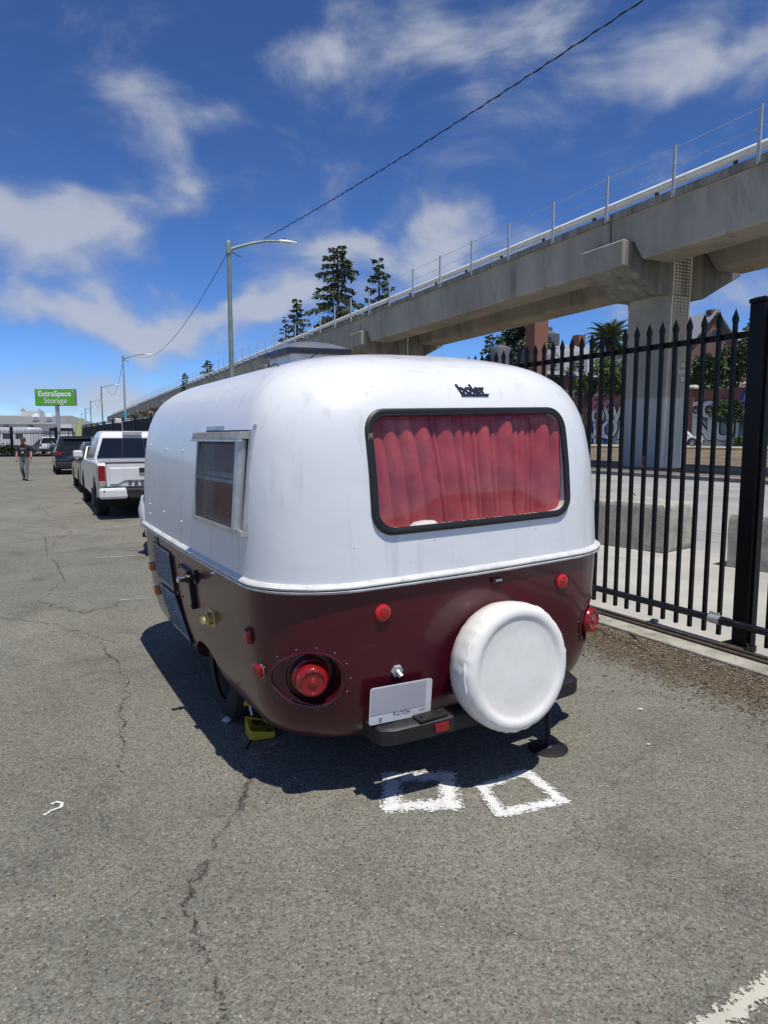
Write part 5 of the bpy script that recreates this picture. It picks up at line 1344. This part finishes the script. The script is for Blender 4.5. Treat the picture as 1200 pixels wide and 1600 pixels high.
for s_ in (-1, 1):
    MB().add([(s_ * (tw_z(z) + .006), y, z) for y, z in ((2.06, 1.17), (2.2, 1.64), (3.2, 1.66), (3.8, 1.17))], [(0, 1, 2, 3)]).build('side_glass', 'car_glass', tk)
    MB().box((s_ * (tw_z(1.4) + .012), 2.85, 1.40), (.012, .08, .5)).build('pillar', 'paint_white', tk)
    MB().box((s_ * 1.06, 3.62, 1.24), (.22, .12, .18)).build('mirror', 'paint_white', tk, bev=.04)
    o = MB(); o.box((s_ * .855, .055, .905), (.135, .09, .36)); o = o.build('tail_light', 'lens_red', tk, bev=.02)
    MB().box((s_ * .855, .048, .72), (.13, .095, .10)).build('reverse_light', 'weathered_plastic', o, bev=.01)
    MB().box((s_ * .935, .075, .87), (.02, .12, .46)).build('lamp_edge', 'weathered_plastic', o)
    MB().box((s_ * .66, -.06, .53), (.54, .20, .22)).build('bumper_end', 'paint_white', tk, bev=.05)
    MB().lathe([(.016, 0), (.016, .006), (.001, .008)], 10, Matrix.Translation((s_ * .84, -.16, .58)) @ Matrix.Rotation(R(90), 4, 'X')).build('parking_sensor', 'ink', tk)
    MB().box((s_ * .95, 1.05, .40), (.06, .22, .35)).build('mud_flap', 'black_plastic', tk)
    for y_ in (.95, 4.45): wheel(tk, s_ * .80, y_, .375, s_)
MB().box((0, .035, .89), (1.54, .05, .49)).build('tailgate', 'paint_white', tk, bev=.02)
tgp = MB(); tgp.loft([[(x, .004, z) for x, z in ((-.72, .70), (-.55, .70), (-.42, .77), (.42, .77), (.55, .70), (.72, .70), (.72, 1.04), (-.72, 1.04))], [(x, -.012, z) for x, z in ((-.70, .715), (-.56, .715), (-.43, .785), (.43, .785), (.56, .715), (.70, .715), (.70, 1.03), (-.70, 1.03))]]); tgp.build('tailgate_press', 'paint_white', tk, bev=.008)
MB().box((0, .06, 1.135), (1.56, .11, .025)).build('tailgate_cap', 'black_plastic', tk, bev=.008)
hn = MB().box((0, -.02, .985), (.30, .05, .10)).build('tailgate_handle', 'black_plastic', tk, bev=.015)
text('TACOMA', .12, 'ink', tk, Matrix.Translation((0, -.008, .715)) @ Matrix.Rotation(R(90), 4, 'X'), 'lettering', .004, space=1.75, bold=.003)
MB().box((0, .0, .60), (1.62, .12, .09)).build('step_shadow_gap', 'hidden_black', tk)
st_ = MB(); st_.loft([[(x, y, z) for x, z in ((-.52, .63), (.52, .63), (.36, .42), (-.36, .42))] for y in (-.15, .02)]); st_.build('bumper_step', 'black_plastic', tk, bev=.02)
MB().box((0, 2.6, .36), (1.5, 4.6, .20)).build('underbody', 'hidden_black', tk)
MB().box((0, -.03, .50), (.34, .02, .14)).build('number_plate', 'hidden_black', tk)
# other parked cars
GR = 'cars parked along the fence'
p_ = px(126, 771, 0); car('parked_car', (p_.x + .80, p_.y + .45, 0), HD, 'charcoal car squeezed between white pickup and black suv', 'paint_charcoal', 4.4, .9, 1.50, 'hatch', GR)
p_ = px(99, 741, 0); car('parked_suv', (p_.x + .80, p_.y - .2, 0), HD, 'black suv with round tail badge ahead of the pickup', 'paint_black', 4.6, .93, 1.70, 'suv', GR)
p_ = px(92, 726, 0); car('parked_car', (p_.x + .9, p_.y + .2, 0), HD, 'dark hatchback directly beyond the black suv', 'paint_charcoal', 4.3, .88, 1.58, 'suv', GR)
p_ = px(80, 722, 0); car('parked_suv', (p_.x + .9, p_.y + 4.4, 0), HD + R(180) - R(6), 'silver and white suv facing the camera farthest along the row', 'paint_silver', 4.5, .92, 1.72, 'suv', GR)
p_ = px(52, 711, 0); car('white_suv', (p_.x, p_.y + 3.0, 0), R(8), 'white suv seen through the far gate beside the man', 'paint_white', 4.5, .92, 1.70, 'suv', 'cars beyond the far gate')
p_ = px(74, 711, 0); car('grey_sedan', (p_.x + .2, p_.y + 3.5, 0), R(70), 'blue grey sedan seen through the far gate', 'paint_bluegrey', 4.6, .9, 1.52, 'sedan', 'cars beyond the far gate')
p_ = at(1099, 697, 58); car('white_sedan', (p_.x, p_.y, p_.z), R(62), 'white sedan parked by the graffiti wall right of the column', 'paint_white', 4.5, .88, 1.42, 'sedan')
# motor scooter between pickup and trailer
ps = px(237, 815, 0); ps = Vector((ps.x * .72, ps.y * .72, 0)); sc = empty('motor_scooter', ps, R(195), 'white motor scooter mostly hidden by the trailer front', 'scooter'); sc.scale = (.86, .86, .86)
for y_ in (.0, -1.2): 
    M = Matrix.Translation((0, y_, .24)) @ Matrix.Rotation(R(90), 4, 'Y'); w_ = MB().lathe([(.13, -.05), (.21, -.06), (.24, -.03), (.24, .03), (.21, .06), (.13, .05)], 20, M, close=False).build('wheel', 'tyre_rubber', sc, smooth=True); MB().lathe([(.001, -.03), (.13, -.04), (.13, .04), (.001, .03)], 16, M, close=False).build('rim', 'alloy', w_)
MB().loft([[(x * k_, y_, z) for x, z in ((-.16, .45), (.16, .45), (.2, .75), (.14, .98), (-.14, .98), (-.2, .75))] for k_, y_ in ((.7, .16), (1, .06), (1, -.02), (.8, -.08))]).build('front_apron', 'paint_white', sc, bev=.02, smooth=True)
MB().tube([(0, .30 * math.cos(a) * .9, .24 + .30 * math.sin(a)) for a in [R(20 + 14 * k) for k in range(10)]], .085, 8).build('front_fender', 'paint_white', sc, smooth=True)
MB().lathe([(.001, .0), (.10, .02), (.11, .0), (.09, -.09)], 18, Matrix.Translation((0, .16, .94)) @ Matrix.Rotation(R(-90), 4, 'X'), close=False).build('headlight', 'chrome', sc, smooth=True)
MB().tube([(-.36, -.1, 1.04), (-.15, -.02, 1.06), (.15, -.02, 1.06), (.36, -.1, 1.04)], .02, 8).build('handlebar', 'black_plastic', sc)
MB().tube([(0, .0, .24), (0, -.12, .98)], .03, 8).build('fork', 'black_plastic', sc)
MB().loft([[(x * k_, y_, z) for x, z in ((-.16, .35), (.16, .35), (.18, .62), (.12, .74), (-.12, .74), (-.18, .62))] for k_, y_ in ((.8, -.5), (1, -.7), (1, -1.2), (.5, -1.5))]).build('rear_body', 'paint_white', sc, bev=.02, smooth=True)
MB().box((0, -.9, .77), (.28, .62, .09)).build('seat', 'black_plastic', sc, bev=.03); MB().box((0, -.35, .30), (.32, .5, .06)).build('footboard', 'black_plastic', sc)

# ================================================================== LEFT BACKGROUND
# far gate
fg0, fg1 = px(-40, 714, 0), px(132, 713, 0); FL = (fg1 - fg0).length; fa = math.atan2(fg1.y - fg0.y, fg1.x - fg0.x)
fgate = empty('far_gate', fg0, fa, 'black picket gate closing the far end of the lot', 'fence')
mb = MB(); mb.box((0, 0, 1.18), (.028, .028, 2.05)); spear(mb, 2.2, .015); f0 = mb.build('picket', 'black_steel', fgate)
for i in range(1, int(FL / .21)): copy_of(f0, 'picket', fgate, (i * .21, 0, 0))
for z in (.22, 1.95, 2.08): MB().box((FL / 2, .03, z), (FL, .04, .06)).build('rail', 'black_steel', fgate)
MB().box((FL / 2, -.1, .09), (FL, .12, .18)).build('bottom_beam', 'black_steel', fgate)
for x_ in (FL * .34, FL * .745, FL * .995): MB().box((x_, .05, 1.25), (.2, .2, 2.5)).build('post', 'black_steel', fgate)
# storage building
a, b = at(-90, 700, 100), at(113, 700, 100)
sbld = empty('storage_building', (a.x, a.y, 0), 0, 'long low white building with grey metal roof beyond the gate', 'building'); L_ = b.x - a.x
MB().box((L_ / 2, 8, 1.75), (L_, 16, 3.5)).build('wall', 'white_wall', sbld)
rf = MB(); rf.loft([[(-.5, -.6, 3.5), (L_ - 2.0, -.6, 3.5), (L_ - 2.0, 16.6, 3.5), (-.5, 16.6, 3.5)], [(.5, 7.6, 5.0), (L_ - 3.6, 7.6, 5.0), (L_ - 3.6, 8.4, 5.0), (.5, 8.4, 5.0)]]); rf.build('roof', 'metal_roof', sbld)
for xp in (52, 73): 
    q = at(xp, 658, 101); MB().lathe([(.35, 3.9), (.35, 4.5), (.6, 4.5), (.5, 4.85), (.05, 5.0)], 14, Matrix.Translation((q.x - a.x, 1.8, .1))).build('roof_vent', 'lamp_white', sbld, smooth=True)
q = at(30, 648, 104); MB().box((q.x - a.x, 8, 5.3), (3.0, 1.5, .8)).build('rooftop_unit', 'white_wall', sbld)
for xp in (12, 50): 
    q = at(xp, 690, 100); MB().box((q.x - a.x, -.2, 1.7), (.5, .4, 3.4)).build('downpipe', 'weathered_plastic', sbld)
for k in range(9): MB().box((3 + k * 2.9, -.04, 1.25), (2.3, .08, 2.2)).build('roller_door', 'metal_roof' if k % 3 == 0 else 'white_wall', sbld, bev=.02)
for xp, yp, r_ in ((36, 637, .09), (62, 638, .08)):
    q = at(xp, yp, 118); o = MB(); o.tube([(q.x, q.y, 0), (q.x, q.y, q.z)], r_, 6); o.box((q.x, q.y, q.z - .6), (.7, .25, .5)); o.box((q.x, q.y, q.z - 1.4), (.5, .2, .35))
    tag(o.build('antenna_mast', 'galvanised'), 'thin antenna mast above the grey roof left of the sign' if xp == 36 else 'thin antenna mast under the left end of the green sign', 'mast')
# green sign on its pole
s0, s1 = at(56, 634, 60), at(120, 634, 60); stp = at(88, 608, 60)
sg = empty('storage_sign', ((s0.x + s1.x) / 2, 60, 0), R(-3), 'green self storage sign with white lettering on steel pole', 'sign'); sw_ = s1.x - s0.x; sh_ = stp.z - s0.z; szc = (stp.z + s0.z) / 2
MB().box((0, 0, szc), (sw_, .35, sh_)).build('cabinet', 'sign_edge', sg, bev=.02)
MB().box((0, -.185, szc), (sw_ - .10, .03, sh_ - .10)).build('sign_face', 'sign_green', sg)
MB().tube([(.02, .1, 0), (.02, .1, s0.z + .02)], .17, 10).build('pole', 'galvanised', sg, smooth=True)
Tx = lambda x, z: Matrix.Translation((x, -.205, z)) @ Matrix.Rotation(R(90), 4, 'X')
text('ExtraSpace', .66, 'sign_white', sg, Tx(0, szc + .29), 'lettering', .01, bold=.018)
text('Storage', .68, 'sign_white', sg, Tx(.05, szc - .30), 'lettering', .01)
text('*', .3, 'sign_white', sg, Tx(1.62, szc + .45), 'lettering', .01)
# feather flag
fp = px(119, 707, 0) ; fp = at(119, 700, 47); fl = empty('feather_flag', (fp.x, fp.y, 0), R(8), 'pale lime feather flag by the screened fence', 'flag')
MB().tube([(0, 0, 0), (.02, 0, 2.2), (.25, 0, 2.95)], .02, 6).build('mast', 'galvanised', fl)
ft = empty('x', (0, 0, 0)); bpy.data.objects.remove(ft)
MB().loft([[(x0 + .0, y_, z) for x0, z, y_ in ((0, .55, 0), (.0, 1.6, 0), (.04, 2.3, 0), (.28, 2.98, 0), (.42, 2.9, 0), (.44, 2.3, .06), (.36, 1.5, .03), (.26, .6, 0))], [(x0 + .0, y_ + .02, z) for x0, z, y_ in ((0, .55, 0), (.0, 1.6, 0), (.04, 2.3, 0), (.28, 2.98, 0), (.42, 2.9, 0), (.44, 2.3, .06), (.36, 1.5, .03), (.26, .6, 0))]]).build('banner', 'flag_lime', fl)
# floodlights on the fence
tfp = ST(0, 33.5); tf = empty('twin_floodlight', (tfp.x, tfp.y, 0), FR, 'twin white floodlights on top of the screened fence', 'floodlight')
MB().box((0, 0, 1.25), (.12, .12, 2.5)).build('bracket', 'galvanised', tf)
for s_ in (-1, 1): MB().box((s_ * .20, -s_ * .16, 2.46), (.30, .24, .25)).build('lamp_box', 'lamp_white', tf, bev=.04)
# box van and canopy behind the far gate, hedge, distant things
q = px(30, 705, 0); vn = empty('white_van', (at(58, 700, 72).x, 72, 0), R(80), 'white motorhome parked beyond the far gate', 'van')
extr([(0, .45), (0, 2.5), (.2, 2.65), (3.6, 2.65), (4.4, 2.6), (4.7, 2.0), (5.4, 1.25), (5.9, 1.1), (5.95, .5), (5.2, .45)], 1.05, .12).build('body', 'paint_white', vn, smooth=True, sharp=25)
for s_ in (-1, 1):
    for y0_ in (.8, 2.3): MB().box((s_ * 1.04, y0_ + .4, 1.75), (.04, .9, .55)).build('window', 'car_glass', vn)
    for y_ in (1.1, 4.9): wheel(vn, s_ * .95, y_, .37, s_)
cn = empty('black_canopy', (at(97, 690, 64).x, 64, 0), R(10), 'small black canopy frame beside the sign pole', 'canopy')
MB().box((0, 0, 2.35), (1.7, 1.6, .30)).build('roof', 'black_screen', cn, bev=.05)
for sx_ in (-.8, .8):
    for sy_ in (-.7, .7): MB().box((sx_, sy_, 1.1), (.06, .06, 2.2)).build('leg', 'black_steel', cn)
hp_ = px(-2, 713, 0); bush(Vector((hp_.x, hp_.y + 2.5, 0)), 1.3, .6, .55, 'clipped green hedge at the left end of the far gate', 31, 'oak_leaf', 1600, 'hedge', .09, 0, 'hedge', 'low plants beyond the gate')
for x_, y_, Y_, w_, h_, sd, lb in ((116, 668, 150, 18, 26, 41, 'dark tree right of the sign pole beyond the gate'), (108, 672, 160, 14, 14, 42, 'small tree left of the lamp row beyond the gate')): bushpx(x_, y_, Y_, w_, h_, label=lb, seed=sd, leaf='conifer_leaf', n=1500, ls=.35, group='trees beyond the far gate')
for x0_, x1_, y_, Y_, m_, lb in ((96, 106, 654, 240, 'white_wall', 'distant pale building right of the sign pole'), (128, 150, 664, 420, 'metal_roof', 'low distant grey building beneath the lamp row'), (150, 190, 668, 480, 'white_wall', 'far pale low building just left of the viaduct end')):
    a, b = at(x0_, 690, Y_), at(x1_, y_, Y_); o = empty('distant_building', (a.x, a.y, 0), 0, lb, 'building'); MB().box(((b.x - a.x) / 2, 6, b.z / 2), (b.x - a.x, 12, b.z)).build('wall', m_, o)
    for k in range(4):
        for j in range(2): MB().box(((b.x - a.x) * (.2 + .2 * k), -.05, b.z * (.4 + .3 * j)), ((b.x - a.x) * .1, .1, b.z * .12)).build('window', 'dark_pane', o)
    MB().box(((b.x - a.x) / 2, 6, b.z + .15), (b.x - a.x + .5, 12.5, .3)).build('parapet', 'metal_roof', o)
# low wooded ridge that closes the horizon
rg = MB(); rnd = random.Random(17); prof_ = []
for i in range(161):
    t = i / 160; x_ = -1500 + 3000 * t; prof_.append((x_, 16 + 9 * math.sin(t * 9) + 5 * math.sin(t * 31 + 2) + rnd.uniform(-1.2, 1.2)))
rg.loft([[(x_, 1150, -2) for x_, h_ in prof_], [(x_, 1180, h_ * .6) for x_, h_ in prof_], [(x_, 1230, h_) for x_, h_ in prof_], [(x_, 1400, -2) for x_, h_ in prof_]], cap=False, closed=False)
struct(rg.build('hills', 'oak_leaf', smooth=True))

# ================================================================== THE MAN
mp = px(40, 751, 0)
man = empty('person', mp, R(188), 'man in dark t-shirt and grey trousers walking across the lot', 'person')
HS = 1.64 / 1.78
J = {'pel': (0, 0, .95), 'sp1': (0, .01, 1.12), 'sp2': (0, 0, 1.32), 'neck': (0, .02, 1.49), 'head': (0, .035, 1.58), 'crown': (0, .03, 1.735),
     'shl': (-.19, 0, 1.43), 'shr': (.19, 0, 1.43), 'ell': (-.275, -.03, 1.16), 'elr': (.275, -.02, 1.16), 'wrl': (-.285, .09, .93), 'wrr': (.29, .06, .92), 'hal': (-.28, .12, .84), 'har': (.285, .09, .83),
     'hil': (-.095, 0, .90), 'hir': (.095, 0, .90), 'knl': (-.11, .09, .50), 'knr': (.10, .04, .49), 'anl': (-.10, .16, .09), 'anr': (.09, -.14, .11), 'tol': (-.11, .30, .04), 'tor': (.10, -.02, .035)}
E_ = [('pel', 'sp1'), ('sp1', 'sp2'), ('sp2', 'neck'), ('neck', 'head'), ('head', 'crown'), ('sp2', 'shl'), ('sp2', 'shr'), ('shl', 'ell'), ('ell', 'wrl'), ('wrl', 'hal'), ('shr', 'elr'), ('elr', 'wrr'), ('wrr', 'har'), ('pel', 'hil'), ('hil', 'knl'), ('knl', 'anl'), ('anl', 'tol'), ('pel', 'hir'), ('hir', 'knr'), ('knr', 'anr'), ('anr', 'tor')]
RD = {'pel': (.165, .12), 'sp1': (.165, .115), 'sp2': (.185, .125), 'neck': (.062, .062), 'head': (.085, .10), 'crown': (.07, .085), 'shl': (.075, .08), 'shr': (.075, .08), 'ell': (.055, .055), 'elr': (.055, .055), 'wrl': (.034, .03), 'wrr': (.034, .03), 'hal': (.03, .042), 'har': (.03, .042), 'hil': (.105, .11), 'hir': (.105, .11), 'knl': (.075, .078), 'knr': (.075, .078), 'anl': (.058, .06), 'anr': (.058, .06), 'tol': (.045, .035), 'tor': (.045, .035)}
def handchains():
    for s_, h_ in (('l', 'hal'), ('r', 'har')):
        sg_ = -1 if s_ == 'l' else 1; b = Vector(J[h_])
        for k in range(4):
            o1, o2 = 'f%s%da' % (s_, k), 'f%s%db' % (s_, k); J[o1] = tuple(b + Vector((0, -.022 + .016 * k, -.035))); J[o2] = tuple(b + Vector((-sg_ * .018, -.02 + .016 * k, -.075 - (.008 if k in (1, 2) else 0)))); RD[o1] = (.010, .010); RD[o2] = (.008, .008); E_.append((h_, o1)); E_.append((o1, o2))
        o1, o2 = 't%sa' % s_, 't%sb' % s_; J[o1] = tuple(b + Vector((-sg_ * .012, .04, .02))); J[o2] = tuple(b + Vector((-sg_ * .02, .055, -.02))); RD[o1] = (.011, .011); RD[o2] = (.009, .009); E_.append((h_, o1)); E_.append((o1, o2))
handchains()
names = list(J); me = bpy.data.meshes.new('body'); me.from_pydata([tuple(c * HS for c in J[n]) for n in names], [(names.index(a), names.index(b)) for a, b in E_], [])
bo = mesh_obj('body', me, None, man); sk = bo.modifiers.new('skin', 'SKIN'); sk.use_smooth_shade = True
for i, n in enumerate(names):
    d = me.skin_vertices[0].data[i]; d.radius = (RD[n][0] * HS, RD[n][1] * HS); d.use_root = (n == 'pel')
ss = bo.modifiers.new('sub', 'SUBSURF'); ss.levels = ss.render_levels = 2
bake(bo); me = bo.data; me.materials.clear()
for m_ in ('skin_tone', 'shirt', 'trousers', 'shoe'): me.materials.append(MATS[m_])
for f in me.polygons:
    c = f.center / HS
    if c.z < .10 and True: f.material_index = 3
    elif c.z < .97 and abs(c.x) < .22: f.material_index = 2
    elif c.z > 1.475 or (abs(c.x) > .215 and c.z < 1.21): f.material_index = 0
    else: f.material_index = 1
me.shade_smooth()
hr = MB(); hr.lathe([(.001, .098), (.05, .088), (.082, .055), (.096, .01), (.092, -.03), (.08, -.055)], 20, Matrix.Translation((0, .008, 1.685 * HS)) @ Matrix.Rotation(R(22), 4, 'X'), close=False); hr.build('hair', 'hair_brown', man, smooth=True)
MB().box((0, .118, 1.635 * HS), (.15, .03, .035)).build('sunglasses', 'ink', man, bev=.008)
MB().box((0, .118, 1.545 * HS), (.10, .05, .06)).build('beard', 'hair_brown', man, bev=.02)
MB().box((0, .145, 1.595 * HS), (.025, .03, .05)).build('nose', 'skin_tone', man, bev=.01)
for s_ in (-1, 1): MB().lathe([(.001, -.012), (.026, -.01), (.026, .01), (.001, .012)], 10, Matrix.Translation((s_ * .098, .03, 1.61 * HS)) @ Matrix.Rotation(R(90), 4, 'Y')).build('ear', 'skin_tone', man, smooth=True)
MB().box((.0, .135, 1.33 * HS), (.16, .012, .03)).build('shirt_print', 'weathered_plastic', man)
MB().box((.005, .135, 1.165 * HS), (.07, .012, .05), M=Euler((0, R(20), 0)).to_matrix()).build('lanyard_card', 'paper', man)
MB().tube([(.035, .15, 1.40 * HS), (.0, .145, 1.2 * HS)], .006, 5).build('lanyard', 'weathered_plastic', man)
MB().lathe([(.036, -.02), (.036, .02)], 12, Matrix.Translation((-.286 * HS, .085 * HS, .945 * HS)), close=False).build('wristwatch', 'ink', man)
